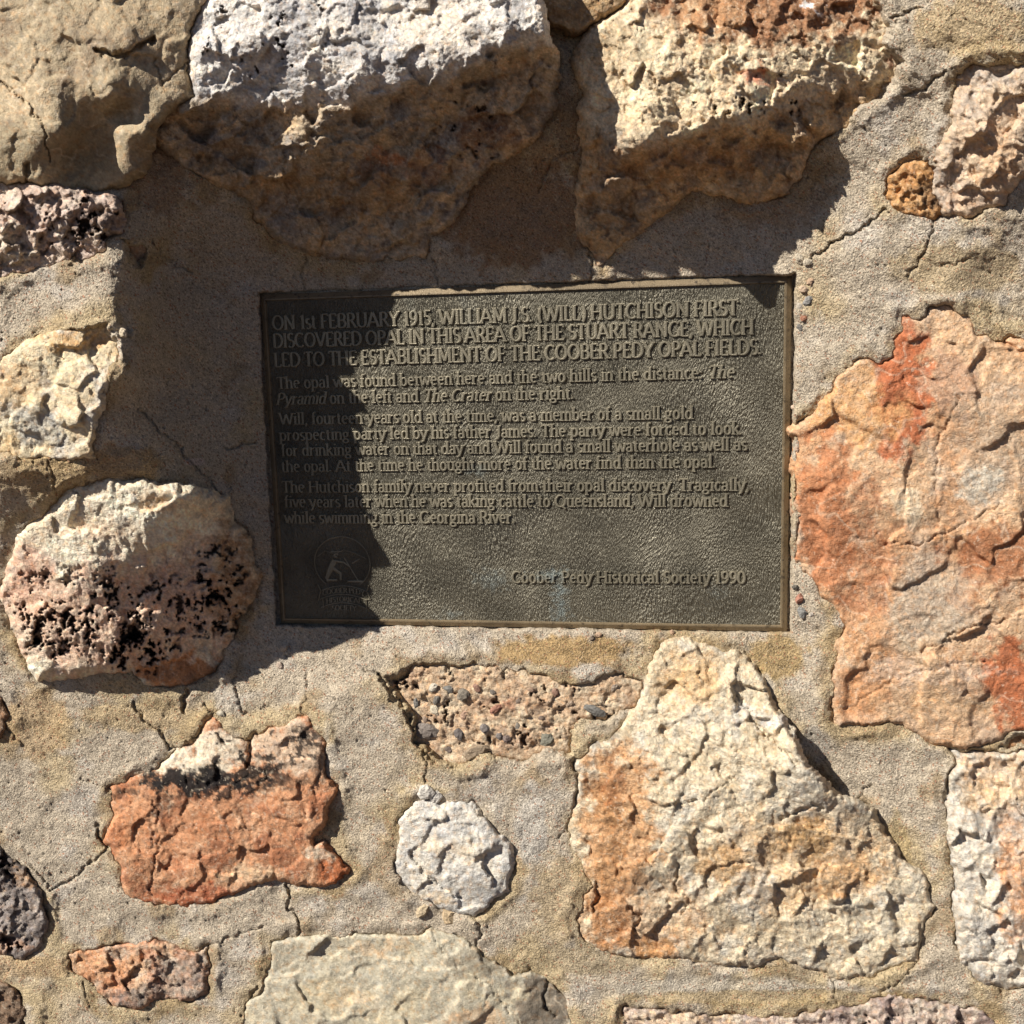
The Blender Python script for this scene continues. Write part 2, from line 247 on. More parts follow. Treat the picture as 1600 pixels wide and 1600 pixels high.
stone('orange-red faceted stone with a black band and pale upper face',
      [(175, 1231), (238, 1203), (287, 1169), (315, 1145), (336, 1120), (350, 1141), (367, 1152), (387, 1155), (420, 1141), (476, 1119), (497, 1141), (507, 1162), (511, 1208), (526, 1236), (512, 1262), (506, 1285), (485, 1312), (490, 1323), (507, 1321), (535, 1344), (547, 1362), (525, 1379), (483, 1384), (430, 1370), (385, 1386), (350, 1400), (325, 1411), (245, 1416), (210, 1404), (196, 1390), (192, 1355), (185, 1337), (168, 1320), (171, 1292), (182, 1274), (174, 1250)],
      [(178, 1236, 58), (240, 1206, 56), (336, 1128, 50), (300, 1180, 62), (380, 1185, 64), (480, 1125, 50), (440, 1180, 60), (500, 1200, 62), (520, 1238, 62), (230, 1242, 80), (300, 1214, 86), (380, 1212, 82), (450, 1228, 84), (310, 1320, 82), (248, 1300, 66), (255, 1340, 56), (235, 1395, 52), (280, 1380, 60), (330, 1405, 50), (195, 1300, 74), (225, 1350, 76), (208, 1396, 64), (450, 1340, 84), (425, 1362, 74), (488, 1290, 86), (500, 1245, 78), (380, 1290, 86), (480, 1375, 72), (540, 1360, 62)],
      [(204, 142, 94), (212, 158, 112), (184, 118, 74)], mat='rock', fac=5, fs=40, rid=3, edge=6, gap=2,
      patch=[(270, 1188, 80, 24, (222, 206, 178), .98), (350, 1165, 50, 34, (216, 198, 170), .98), (450, 1165, 66, 38, (206, 176, 144), .95), (300, 1222, 80, 17, (30, 28, 28), .98), (360, 1208, 70, 13, (34, 30, 28), .95), (440, 1222, 60, 10, (50, 40, 34), .8), (195, 1243, 18, 10, (40, 34, 30), .8), (262, 1255, 30, 20, (70, 48, 38), .7), (500, 1195, 18, 26, (60, 50, 46), .7), (330, 1402, 120, 16, (184, 72, 36), .8), (395, 1365, 50, 16, (222, 190, 146), .8), (200, 1300, 30, 40, (208, 118, 72), .6), (525, 1362, 30, 20, (196, 92, 44), .9), (500, 1335, 16, 14, (216, 204, 176), .8), (330, 1290, 60, 20, (176, 98, 62), .5)],
      pits=[(450, 1170, 66, 44, 6, .5, 1), (345, 1150, 26, 28, 6, .42, 1), (330, 1228, 130, 22, 6, .6, 1)], cracks=[([(387, 1150), (392, 1175), (386, 1198)], 5, 14), ([(240, 1250), (250, 1300), (242, 1345), (235, 1392)], 2, 4)])
stone('round white-grey stone standing proud of the mortar near the bottom',
      [(650, 1253), (674, 1250), (688, 1257), (716, 1250), (737, 1257), (758, 1281), (779, 1306), (798, 1316), (803, 1355), (793, 1388), (765, 1411), (744, 1428), (716, 1428), (688, 1418), (660, 1404), (635, 1386), (614, 1362), (616, 1330), (625, 1316), (625, 1281)],
      [(640, 1275, 54), (690, 1262, 52), (735, 1262, 56), (700, 1310, 70), (770, 1310, 62), (650, 1330, 58), (622, 1350, 46), (760, 1360, 70), (796, 1340, 58), (785, 1388, 54), (700, 1370, 66), (660, 1395, 50), (740, 1405, 56), (740, 1424, 48), (690, 1412, 48)],
      [(206, 200, 188), (192, 188, 180), (218, 208, 188)], mat='rock', fac=6, fs=44, rid=2.5, edge=8, gap=2.2, patch=[(700, 1330, 50, 12, (220, 194, 150), .5), (680, 1405, 30, 10, (206, 176, 128), .7), (690, 1300, 30, 30, (176, 176, 176), .5)],
      cracks=[([(640, 1330), (665, 1370), (720, 1405)], 2.2, 5)])
stone('pebbly pink conglomerate stone under the plaque',
      [(596, 1056), (635, 1041), (695, 1036), (800, 1042), (850, 1056), (898, 1073), (943, 1056), (1004, 1060), (1003, 1092), (985, 1113), (940, 1121), (912, 1126), (891, 1143), (896, 1178), (870, 1176), (849, 1176), (825, 1187), (800, 1188), (765, 1176), (737, 1190), (709, 1201), (677, 1183), (649, 1155), (639, 1110), (607, 1078)],
      [(610, 1060, 16), (650, 1060, 20), (650, 1140, 20), (800, 1060, 26), (800, 1100, 32), (950, 1080, 28), (720, 1180, 28), (870, 1150, 27), (980, 1080, 24)],
      [(204, 172, 134), (188, 154, 120), (214, 190, 154)], mat='rough', fac=4, fs=22, rid=4, edge=7, gap=2.6, pits=[(800, 1110, 190, 60, 7, .12), (625, 1080, 26, 40, 9, .5)], patch=[(790, 1100, 20, 12, (170, 72, 48), .6)])
stone('very large cream rock with rust streaks at the lower right',
      [(1010, 1062), (1018, 1032), (1040, 1004), (1075, 996), (1110, 1012), (1150, 1020), (1180, 1040), (1194, 1068), (1211, 1110), (1236, 1145), (1257, 1197), (1299, 1236), (1337, 1257), (1362, 1271), (1386, 1309), (1411, 1341), (1435, 1365), (1451, 1383), (1455, 1428), (1437, 1467), (1435, 1498), (1411, 1505), (1355, 1525), (1306, 1530), (1264, 1512), (1215, 1495), (1180, 1511),
       (1110, 1504), (1040, 1498), (1010, 1495), (940, 1488), (908, 1460), (894, 1439), (908, 1421), (912, 1400), (928, 1383), (912, 1355), (894, 1320), (891, 1267), (903, 1236), (898, 1190), (930, 1165), (962, 1150), (985, 1117), (1005, 1094)],
      [(1040, 1012, 26), (1100, 1050, 44), (1165, 1045, 34), (1150, 1065, 50), (1020, 1100, 42), (1195, 1100, 58), (1180, 1120, 66), (1232, 1158, 104), (1266, 1205, 112), (1320, 1255, 86), (1240, 1200, 108), (1150, 1200, 82), (1000, 1200, 58), (915, 1250, 46), (905, 1320, 46), (1000, 1350, 66), (1200, 1350, 74), (1400, 1350, 52), (1445, 1400, 48), (1300, 1515, 44), (1100, 1490, 50), (935, 1470, 44), (905, 1435, 40), (1250, 1280, 82), (1350, 1285, 62), (1430, 1480, 46), (1050, 1250, 76), (1300, 1420, 62)],
      [(220, 202, 168), (206, 186, 150), (212, 200, 176)], mat='rough', fac=9, fs=52, rid=5.5, edge=7, gap=1.4,
      patch=[(1250, 1340, 150, 70, (216, 172, 116), .6), (1080, 1060, 60, 50, (216, 176, 118), .6), (965, 1300, 62, 150, (206, 154, 98), .9), (1000, 1440, 110, 60, (208, 158, 104), .8), (945, 1245, 26, 50, (172, 104, 60), .8), (958, 1335, 30, 56, (176, 108, 64), .8), (955, 1430, 50, 46, (184, 106, 56), .85), (990, 1470, 60, 24, (190, 112, 62), .8), (1010, 1480, 70, 16, (206, 130, 70), .7), (1260, 1310, 60, 28, (206, 142, 84), .8), (1330, 1370, 60, 34, (224, 170, 104), .8), (1130, 1345, 40, 30, (198, 136, 86), .8), (1230, 1395, 70, 30, (226, 184, 124), .6), (1190, 1120, 50, 14, (238, 230, 216), .8), (1090, 1070, 40, 40, (214, 168, 104), .5), (960, 1220, 20, 40, (150, 78, 44), .7), (940, 1150, 24, 16, (84, 72, 62), .7), (1180, 1390, 40, 30, (196, 192, 180), .6), (1360, 1410, 50, 30, (204, 196, 176), .5), (1020, 1420, 50, 50, (204, 190, 160), .5)],
      cracks=[([(1060, 1350), (1055, 1390), (1080, 1410), (1066, 1425)], 2.4, 6), ([(1150, 1085), (1180, 1130), (1215, 1165), (1250, 1195)], 3, 7), ([(1040, 1260), (1100, 1250), (1150, 1210)], 2, 4), ([(1220, 1280), (1260, 1262), (1290, 1262)], 2.5, 6), ([(930, 1380), (935, 1400), (928, 1425)], 4, 10), ([(980, 1420), (1000, 1430), (995, 1450)], 3, 8)])
stone('white and orange rounded stone at the right edge, low down',
      [(1484, 1169), (1498, 1190), (1484, 1208), (1474, 1236), (1481, 1299), (1488, 1355), (1491, 1425), (1495, 1470), (1509, 1512), (1530, 1533), (1565, 1546), (1690, 1544), (1690, 1172), (1560, 1174), (1520, 1176)],
      [(1495, 1185, 44), (1600, 1190, 50), (1490, 1240, 46), (1495, 1350, 52), (1560, 1300, 66), (1600, 1400, 74), (1500, 1440, 54), (1530, 1510, 60), (1570, 1538, 54), (1680, 1200, 50), (1680, 1500, 70)],
      [(206, 196, 178), (220, 206, 180), (192, 184, 170)], mat='rock', fac=10, fs=44, rid=5, edge=14, gap=2.4, patch=[(1560, 1210, 70, 50, (214, 170, 118), .7), (1575, 1290, 26, 40, (188, 156, 128), .6), (1590, 1380, 30, 90, (214, 130, 74), .8), (1540, 1250, 40, 30, (206, 150, 104), .5)])
stone('wide pale slab at the bottom centre with a grey broken right side',
      [(360, 1690), (375, 1602), (385, 1566), (402, 1557), (419, 1523), (423, 1470), (472, 1461), (560, 1460), (625, 1463), (660, 1460), (674, 1451), (716, 1464), (758, 1491), (800, 1522), (828, 1516), (860, 1533), (891, 1565), (894, 1602), (890, 1690)],
      [(400, 1565, 42), (430, 1476, 42), (560, 1466, 44), (668, 1458, 40), (600, 1550, 54), (690, 1500, 56), (740, 1540, 60), (800, 1600, 62), (700, 1475, 46), (790, 1530, 44), (830, 1525, 36), (880, 1560, 34), (500, 1620, 54), (850, 1600, 42), (400, 1680, 45), (880, 1680, 40)],
      [(188, 178, 152), (176, 168, 144), (198, 184, 150)], mat='smooth', fac=6, fs=70, rid=2, edge=6, gap=1.6,
      patch=[(760, 1505, 70, 22, (142, 130, 108), .85), (850, 1570, 50, 46, (120, 108, 92), .9), (740, 1590, 50, 14, (214, 168, 116), .6), (590, 1480, 40, 10, (206, 166, 116), .6), (540, 1560, 40, 14, (214, 178, 126), .5)],
      cracks=[([(676, 1452), (684, 1480), (720, 1510), (770, 1545), (812, 1600)], 2, 3), ([(860, 1533), (848, 1560), (868, 1590)], 3, 8)])
stone('pink and grey rock cut off by the bottom edge, right half',
      [(975, 1576), (1040, 1580), (1130, 1586), (1240, 1589), (1313, 1573), (1355, 1566), (1376, 1556), (1425, 1559), (1477, 1566), (1530, 1574), (1560, 1600), (1560, 1690), (970, 1690)],
      [(990, 1590, 38), (1150, 1600, 42), (1330, 1590, 46), (1420, 1570, 46), (1530, 1590, 42), (1000, 1670, 45), (1300, 1670, 60), (1540, 1680, 50)], [(192, 170, 152), (206, 190, 168), (160, 138, 128)], mat='rough', fac=9, fs=30, rid=8, edge=7, gap=2, patch=[(1060, 1595, 90, 16, (222, 192, 148), .7)], pits=[(1400, 1590, 80, 20, 9, .15)])
stone('orange and grey irregular stone at the lower left',
      [(105, 1491), (147, 1481), (182, 1474), (231, 1472), (241, 1465), (273, 1477), (297, 1488), (325, 1481), (329, 1509), (318, 1530), (325, 1551), (297, 1565), (252, 1558), (217, 1575), (189, 1572), (161, 1558), (140, 1533), (115, 1519)],
      [(112, 1496, 46), (180, 1480, 50), (240, 1472, 54), (300, 1495, 54), (322, 1500, 50), (310, 1530, 54), (230, 1520, 62), (205, 1555, 72), (240, 1545, 64), (170, 1550, 54), (300, 1555, 50), (260, 1550, 52), (140, 1515, 50)],
      [(206, 150, 112), (190, 170, 146), (214, 176, 136)], mat='rough', fac=7, fs=26, rid=5, edge=7, gap=2.4, patch=[(160, 1510, 60, 30, (206, 128, 84), .8), (290, 1530, 60, 40, (158, 144, 130), .85), (215, 1555, 40, 18, (120, 110, 104), .85), (150, 1530, 30, 12, (200, 110, 64), .6)])
stone('dark grey rock with black and orange crust at the lower left edge',
      [(-90, 1330), (0, 1326), (21, 1341), (49, 1365), (66, 1407), (74, 1453), (63, 1484), (35, 1498), (0, 1491), (-90, 1495)],
      [(-60, 1340, 55), (0, 1340, 62), (40, 1370, 68), (20, 1420, 74), (60, 1430, 70), (55, 1475, 62), (0, 1480, 60), (-60, 1480, 60)], [(150, 138, 130), (170, 156, 144), (110, 100, 96)], mat='rough', fac=9, fs=28, rid=7, edge=8, gap=3, patch=[(20, 1350, 34, 24, (60, 50, 46), .8), (40, 1375, 20, 14, (170, 110, 70), .7), (10, 1478, 40, 14, (196, 150, 116), .8)], pits=[(15, 1470, 40, 20, 7, .3), (15, 1350, 30, 20, 8, .3)])
stone('small brown stone at the left edge below the boulder', [(-90, 1080), (0, 1090), (14, 1113), (10, 1141), (0, 1155), (-90, 1160)], [(-60, 1100, 68), (0, 1120, 74), (-60, 1150, 66)], [(150, 116, 84)], mat='rock', fac=3, fs=20, rid=3, edge=6, gap=3)
stone('dark brown stone in the bottom left corner', [(-90, 1530), (0, 1536), (21, 1547), (45, 1579), (38, 1602), (30, 1690), (-90, 1690)], [(-60, 1550, 60), (0, 1560, 62), (30, 1580, 58), (0, 1660, 64)], [(130, 104, 80), (110, 92, 74)], mat='rough', fac=5, fs=20, rid=4, edge=7, gap=3)
stone('grey-pink lumpy stone at the upper right edge',
      [(1488, 122), (1512, 101), (1547, 94), (1600, 96), (1690, 98), (1690, 262), (1600, 276), (1575, 304), (1568, 322), (1509, 343), (1477, 339), (1456, 290), (1467, 238), (1488, 196), (1491, 147)],
      [(1498, 130, 82), (1550, 104, 86), (1680, 110, 95), (1540, 180, 104), (1570, 150, 96), (1510, 230, 96), (1475, 250, 78), (1560, 290, 88), (1500, 332, 62), (1600, 250, 102), (1540, 320, 66), (1465, 290, 66), (1680, 250, 100)],
      [(206, 178, 146), (188, 168, 146), (216, 190, 156)], mat='rock', fac=13, fs=44, rid=6, edge=12, gap=2.2, patch=[(1550, 120, 50, 20, (176, 166, 156), .7), (1560, 250, 40, 50, (206, 146, 110), .7), (1485, 290, 30, 40, (176, 164, 150), .6), (1500, 310, 30, 30, (206, 160, 120), .5)])
stone('small amber-brown stone beside the grey-pink one',
      [(1383, 303), (1387, 280), (1407, 262), (1435, 247), (1452, 254), (1462, 290), (1477, 336), (1460, 345), (1418, 336), (1391, 325)],
      [(1390, 302, 46), (1425, 280, 60), (1445, 262, 58), (1455, 320, 58), (1420, 325, 52)], [(196, 142, 76), (176, 124, 68), (210, 160, 96)], mat='rock', fac=7, fs=18, rid=5, edge=9, gap=3, patch=[(1455, 305, 22, 24, (90, 76, 62), .7)])
stone('thin shadowed stone at the right edge below the red rock', [(1584, 1146), (1690, 1140), (1690, 1166), (1560, 1170)], [(1590, 1155, 36), (1680, 1155, 40)], [(160, 120, 80)], mat='rock', fac=2, fs=20, rid=2, edge=5, gap=2)

MC = [(0, 460, 190), (120, 448, 186), (60, 495, 190), (185, 480, 184), (198, 508, 180), (204, 540, 182), (203, 585, 203), (225, 500, 148), (192, 430, 176), (202, 398, 172), (230, 330, 118), (240, 240, 118), (260, 400, 78), (320, 330, 78), (300, 450, 46), (350, 500, 24), (392, 480, 8), (390, 600, 8), (395, 740, 8),
      (300, 600, 60), (235, 600, 122), (180, 620, 186), (150, 680, 192), (185, 700, 180), (240, 680, 140), (290, 690, 92), (265, 745, 130), (0, 740, 190), (120, 735, 186), (0, 850, 115), (20, 1000, 70), (60, 1090, 56), (0, 1150, 62), (200, 1120, 54), (350, 1090, 34), (390, 1000, 12), (402, 900, 8), (430, 1000, 10),
      (500, 1010, 14), (600, 1000, 12), (700, 1045, 34), (500, 1100, 36), (560, 1050, 32), (100, 1300, 46), (300, 1450, 42), (0, 1550, 46), (500, 1400, 36), (600, 1200, 38), (850, 1300, 38), (870, 1440, 36), (850, 1550, 30), (1100, 1550, 40), (1000, 1530, 38), (800, 1000, 10), (900, 1030, 30), (1000, 1010, 14), (1110, 1000, 12), (1210, 1000, 12),
      (1285, 1195, 14), (1310, 1225, 18), (1240, 1050, 28), (1262, 990, 24), (1260, 1150, 34), (1400, 1250, 34), (1460, 1500, 38), (1450, 1180, 38), (1255, 900, 22), (1252, 750, 20), (1255, 600, 20), (1330, 500, 30), (1255, 440, 14), (1300, 400, 28), (1400, 420, 40), (1500, 440, 52), (1560, 430, 42), (1540, 380, 60), (1400, 320, 42), (1390, 200, 56), (1440, 100, 84), (1560, 40, 104), (1420, 0, 86), (1460, 200, 62),
      (1300, 300, 24), (1200, 380, 6), (1330, 240, 42), (1100, 400, 0), (1000, 425, -1), (800, 425, 0), (800, 310, 36), (700, 395, 4), (870, 200, 88), (884, 120, 92), (880, 60, 70), (560, 425, 0), (420, 432, 4), (900, -60, 90),
      (-400, 300, 170), (-400, 900, 100), (-400, 1500, 60), (-1500, 300, 90), (-1500, 1800, 60), (400, -500, 90), (1200, -500, 80), (400, -1200, 60), (2000, -800, 60), (2200, 400, 70), (2200, 1300, 60), (3200, 800, 50), (800, 2200, 50), (800, 3000, 50), (2400, 2600, 50), (-800, 2600, 50), (-1300, -900, 60), (3200, -900, 60), (3200, 3000, 50)]
CR = [([(42, 250), (45, 285)], 3.5, 8), ([(230, 200), (232, 250)], 3, 7), ([(400, 340), (440, 378)], 2.5, 6), ([(235, 375), (262, 410), (300, 425)], 2.2, 5), ([(900, 235), (865, 245), (840, 300)], 2, 4), ([(475, 455), (470, 430), (480, 400)], 1.8, 4),
      ([(215, 640), (270, 690), (300, 725), (320, 745), (345, 775)], 2.6, 6), ([(350, 700), (400, 690)], 2.4, 6), ([(78, 720), (85, 760), (90, 778)], 2, 4), ([(1300, 380), (1340, 362), (1383, 326)], 3, 8), ([(1270, 405), (1300, 380)], 3, 7), ([(1460, 345), (1450, 385), (1425, 425), (1418, 432)], 2.6, 6),
      ([(1394, 28), (1412, 20), (1440, 8)], 2.6, 6), ([(1410, 150), (1440, 140), (1455, 128), (1480, 112)], 3, 7), ([(1470, 415), (1520, 408)], 2, 4), ([(365, 1060), (375, 1110), (395, 1120)], 2.2, 5), ([(478, 1050), (480, 1085), (465, 1130)], 1.8, 4), ([(400, 1108), (440, 1100)], 1.6, 3),
      ([(290, 1078), (287, 1110)], 5, 12), ([(205, 1098), (235, 1135), (250, 1140), (262, 1165), (285, 1172)], 2.6, 6), ([(320, 1100), (330, 1115), (312, 1145), (285, 1172)], 2.4, 6), ([(125, 1215), (172, 1233)], 2, 4), ([(78, 1392), (110, 1375), (165, 1330)], 2.2, 6), ([(78, 1392), (70, 1375), (45, 1350)], 2.2, 6), ([(150, 1290), (160, 1320), (168, 1325)], 4, 9),
      ([(450, 1375), (452, 1420), (470, 1440), (470, 1458)], 3, 8), ([(325, 1480), (370, 1460), (410, 1450)], 2, 5), ([(664, 1183), (664, 1228)], 2.4, 6), ([(594, 1056), (614, 1090), (636, 1112), (652, 1160), (676, 1190)], 4, 10), ([(560, 1040), (592, 1054)], 2, 5), ([(745, 1430), (752, 1460), (742, 1480)], 2.2, 5), ([(860, 1400), (900, 1420)], 1.6, 3), ([(870, 1310), (890, 1290)], 1.8, 4),
      ([(1335, 1255), (1345, 1240), (1360, 1228)], 2.2, 5), ([(1300, 1500), (1305, 1570)], 2, 5), ([(1225, 1500), (1240, 1540), (1300, 1570)], 1.6, 3), ([(1435, 1500), (1420, 1520), (1380, 1550), (1360, 1575)], 2.4, 6), ([(1475, 1160), (1498, 1188)], 3, 7), ([(1360, 1271), (1350, 1255)], 3, 6), ([(1195, 1070), (1175, 1040), (1165, 1018)], 2.6, 6), ([(935, 1000), (930, 985)], 2.5, 6), ([(400, 1540), (385, 1575)], 2.6, 7), ([(130, 1535), (138, 1575)], 2, 4), ([(0, 1130), (20, 1150), (36, 1165)], 2.4, 5),
      ([(920, 395), (926, 440)], 2.4, 5), ([(670, 380), (684, 440)], 2, 4), ([(1205, 240), (1180, 290)], 2, 4), ([(1090, 500), (1095, 510)], 1, 1)]
GAPP = 4.0
def mortar_base(X, Y):
    h = rbf(MC, X, Y, 30)
    far = sst(1650, 2100, np.abs(X-800)+0*Y)
    h = h+fbm(X, Y, 120, 3, 301)*9+fbm(X, Y, 40, 3, 302, .5, 1.8, .7, .5)*5.5+fbm(X, Y, 10, 3, 303)*.8
    h = h+2.6*ridged(X, Y, 60, 2, 305)
    return h
ntag = {}
def plaque_sd(X, Y):
    wx = fbm(X, Y, 22, 3, 411)*4; wy = fbm(X, Y, 22, 3, 412)*4
    return sdist([(PQ[0][0]+2, PQ[0][1]), (PQ[1][0]+4, PQ[1][1]+1), (PQ[2][0]+4, PQ[2][1]-2), (PQ[3][0]-3, PQ[3][1]-1)], X+wx, Y+wy)
# filler stones beyond the frame
rng = np.random.RandomState(5); FILL = []
allc = [(np.mean([p[0] for p in s['poly']]), np.mean([p[1] for p in s['poly']]), max(np.ptp([p[0] for p in s['poly']]), np.ptp([p[1] for p in s['poly']]))/2) for s in ST]
for _ in range(20000):
    if len(FILL) >= 120: break
    r = rng.uniform(70, 190); x = rng.uniform(-1300, 2900); y = rng.uniform(-1000, 2700)
    if -110-r < x < 1710+r and -110-r < y < 1710+r: continue
    if any((x-a)**2+(y-b)**2 < (r+c+8)**2 for a, b, c in FILL): continue
    FILL.append((x, y, r))
FP = []
for (x, y, r) in FILL:
    n = 11; a = np.arange(n)/n*6.283+rng.uniform(0, .5, n); rr = r*rng.uniform(.75, 1.0, n)
    FP.append([(x+q*math.cos(t), y+q*.8*math.sin(t)) for q, t in zip(rr, a)])
# ------------------------------------------------------------ wall
wall = bpy.data.objects.new('stone_wall', None); COL.objects.link(wall); wall.location = (0, 0.1, 0)
tag(wall, label='rough wall of cream, grey and orange-red rocks set in sandy mortar around the bronze plaque', category='stone wall')
bpy.context.view_layer.update()
WM = wall.matrix_world.inverted()
def under(o):
    o.parent = wall; o.matrix_parent_inverse = WM; return o
def axis():
    a = []; v = -10.0; st = 3.0
    while v > -1500: a.append(v); st = min(st*1.12, 22); v -= st
    a = a[::-1]+list(np.arange(-8, 1609, 2.0)); v = 1610.0; st = 3.0
    while v < 3100: a.append(v); st = min(st*1.12, 22); v += st
    return np.array(a)
ax_ = axis(); ay_ = ax_[(ax_ > -1250)]; X, Y = np.meshgrid(ax_, ay_)
H = mortar_base(X, Y); SDm = np.full(X.shape, -1e4); WX, WY = warp(X, Y)
gapn = fbm(X, Y, 40, 2, 501)
for poly, gap in [(s['poly'], s.get('gap', 2)) for s in ST]+[(p, 2) for p in FP]:
    p = np.array(poly); x0, y0 = p.min(0)-60; x1, y1 = p.max(0)+60
    i0, i1 = np.searchsorted(ax_, [x0, x1]); j0, j1 = np.searchsorted(ay_, [y0, y1]); sl = (slice(j0, j1), slice(i0, i1))
    sd_ = sdist(poly, WX[sl], WY[sl]); g = np.clip(gap*.7+9*gapn[sl], -6, 6)
    cut = np.clip(sd_+g, 0, 14)*2.6
    H[sl] = H[sl]-cut; SDm[sl] = np.maximum(SDm[sl], sd_)
H = H+6*np.exp(-((SDm+15)/9)**2)*(.5+1.4*fbm(X, Y, 60, 2, 511)); psd = plaque_sd(X, Y); H = np.where(psd > -GAPP, np.minimum(H, np.maximum(H-(psd+GAPP)*7, -14)), H)
hole = (psd > 12)
# cracks in the mortar
CW = np.zeros(X.shape)
for pl, w, dp in CR:
    p = np.array(pl); x0, y0 = p.min(0)-20; x1, y1 = p.max(0)+20
    i0, i1 = np.searchsorted(ax_, [x0, x1]); j0, j1 = np.searchsorted(ay_, [y0, y1]); sl = (slice(j0, j1), slice(i0, i1))
    wx = X[sl]+fbm(X[sl], Y[sl], 16, 3, 601)*9; wy = Y[sl]+fbm(X[sl], Y[sl], 16, 3, 602)*9
    d = ldist(pl, wx, wy); H[sl] -= dp*1.3*np.clip(1-d/(w*1.0), 0, 1)**.7
# small holes and lumps
lum = vn(X/5.5, Y/5.5, 701); H -= 4*sst(.62, .8, lum)
near = sst(-42, -4, SDm+fbm(X, Y, 50, 3, 801)*26); yel = sst(.05, .5, fbm(X, Y, 150, 3, 802)+near*.34-.06)
c = mix(np.broadcast_to(lin((202, 185, 158)), X.shape+(3,)), np.broadcast_to(lin((204, 180, 134)), X.shape+(3,)), yel)
c = mix(c, np.broadcast_to(lin((166, 136, 86)), X.shape+(3,)), .6*sst(.25, .6, fbm(X, Y, 70, 3, 803)+near*.3))
c = mix(c, np.broadcast_to(lin((208, 196, 178)), X.shape+(3,)), .75*sst(.08, .4, fbm(X, Y, 80, 4, 804, .6)))
for (cx, cy, rx, ry, col, st) in [(880, 1017, 120, 26, (182, 146, 84), .9), (1215, 1025, 46, 40, (178, 146, 84), .85), (800, 330, 120, 90, (160, 122, 78), .8), (890, 200, 30, 60, (164, 130, 86), .7), (1200, 300, 100, 60, (160, 126, 84), .5), (1500, 420, 110, 40, (190, 164, 116), .7), (1520, 40, 100, 50, (200, 170, 116), .7),
                                  (190, 725, 70, 30, (190, 152, 92), .7), (60, 740, 80, 40, (206, 172, 114), .6), (250, 280, 40, 60, (150, 116, 78), .6), (1120, 1545, 180, 20, (200, 190, 170), .5), (1240, 1560, 260, 14, (180, 152, 98), .7), (830, 1290, 26, 60, (206, 198, 184), .7), (880, 1400, 50, 70, (190, 164, 118), .7), (60, 1130, 50, 60, (206, 170, 112), .7), (230, 1120, 110, 24, (204, 174, 120), .7),
                                  (1060, 1440, 40, 40, (200, 160, 100), .1), (1400, 1330, 24, 60, (196, 168, 108), .7), (900, 1500, 100, 26, (178, 156, 114), .7), (40, 1510, 90, 18, (206, 170, 116), .6), (305, 722, 16, 6, (220, 200, 190), .8), (850, 245, 30, 40, (170, 130, 84), .5)]:
    q = np.sqrt(((X-cx)/rx)**2+((Y-cy)/ry)**2)+fbm(X, Y, 22, 3, 805)*.5
    c = mix(c, np.broadcast_to(lin(col), X.shape+(3,)), st*sst(1.15, .75, q))
inn = (X > -12) & (X < 1612) & (Y > -12) & (Y < 1612)
g1 = hsh(np.round(X), np.round(Y), 911); g2 = hsh(np.round(X/2.9), np.round(Y/2.9), 913)
H = H+np.where(inn, (g1-.5)*1.1+(g2-.5)*.7, 0)
gk = np.where(g1 > .945, .5, np.where(g1 < .04, 1.35, 1.0))*(1+.26*(g2-.5)); c = c*np.where(inn, gk, 1)[..., None]
og = inn & (hsh(np.round(X), np.round(Y), 917) > .975); c = np.where(og[..., None], lin((184, 120, 80)), c)
c = np.clip(c, .01, .85)
cell = lambda a: np.minimum(np.minimum(a[:-1, :-1], a[1:, :-1]), np.minimum(a[:-1, 1:], a[1:, 1:]))
keep = ~((cell(SDm) > 13) | (cell(psd) > 14))
m_o = gridmesh('mortar', X, Y, H, keep, c, M_mortar, None, skirt=90, cen=(800, 800)); under(m_o)
m_o['label'] = 'sandy grey and yellow mortar with hairline cracks'
# back body of the wall
BH = -110
def box(name, x0, x1, y0, y1, z0, z1, mat, parent=None, col=None):
    V = np.array([(x, y, z) for x in (x0, x1) for y in (y0, y1) for z in (z0, z1)])
    Q = [(0, 1, 3, 2), (4, 6, 7, 5), (0, 4, 5, 1), (2, 3, 7, 6), (0, 2, 6, 4), (1, 5, 7, 3)]
    return mesh(name, V, Q, mat, np.tile(col if col is not None else lin((180, 165, 140)), (8, 1)), parent, False)
e0 = P(-1480, 800, 0); e1 = P(3080, 800, 0); et = P(800, -1220, 0)
under(box('wall_core', float(e0[0]), float(e1[0]), 0.055, 0.40, -.05, float(et[2]), M_mortar))
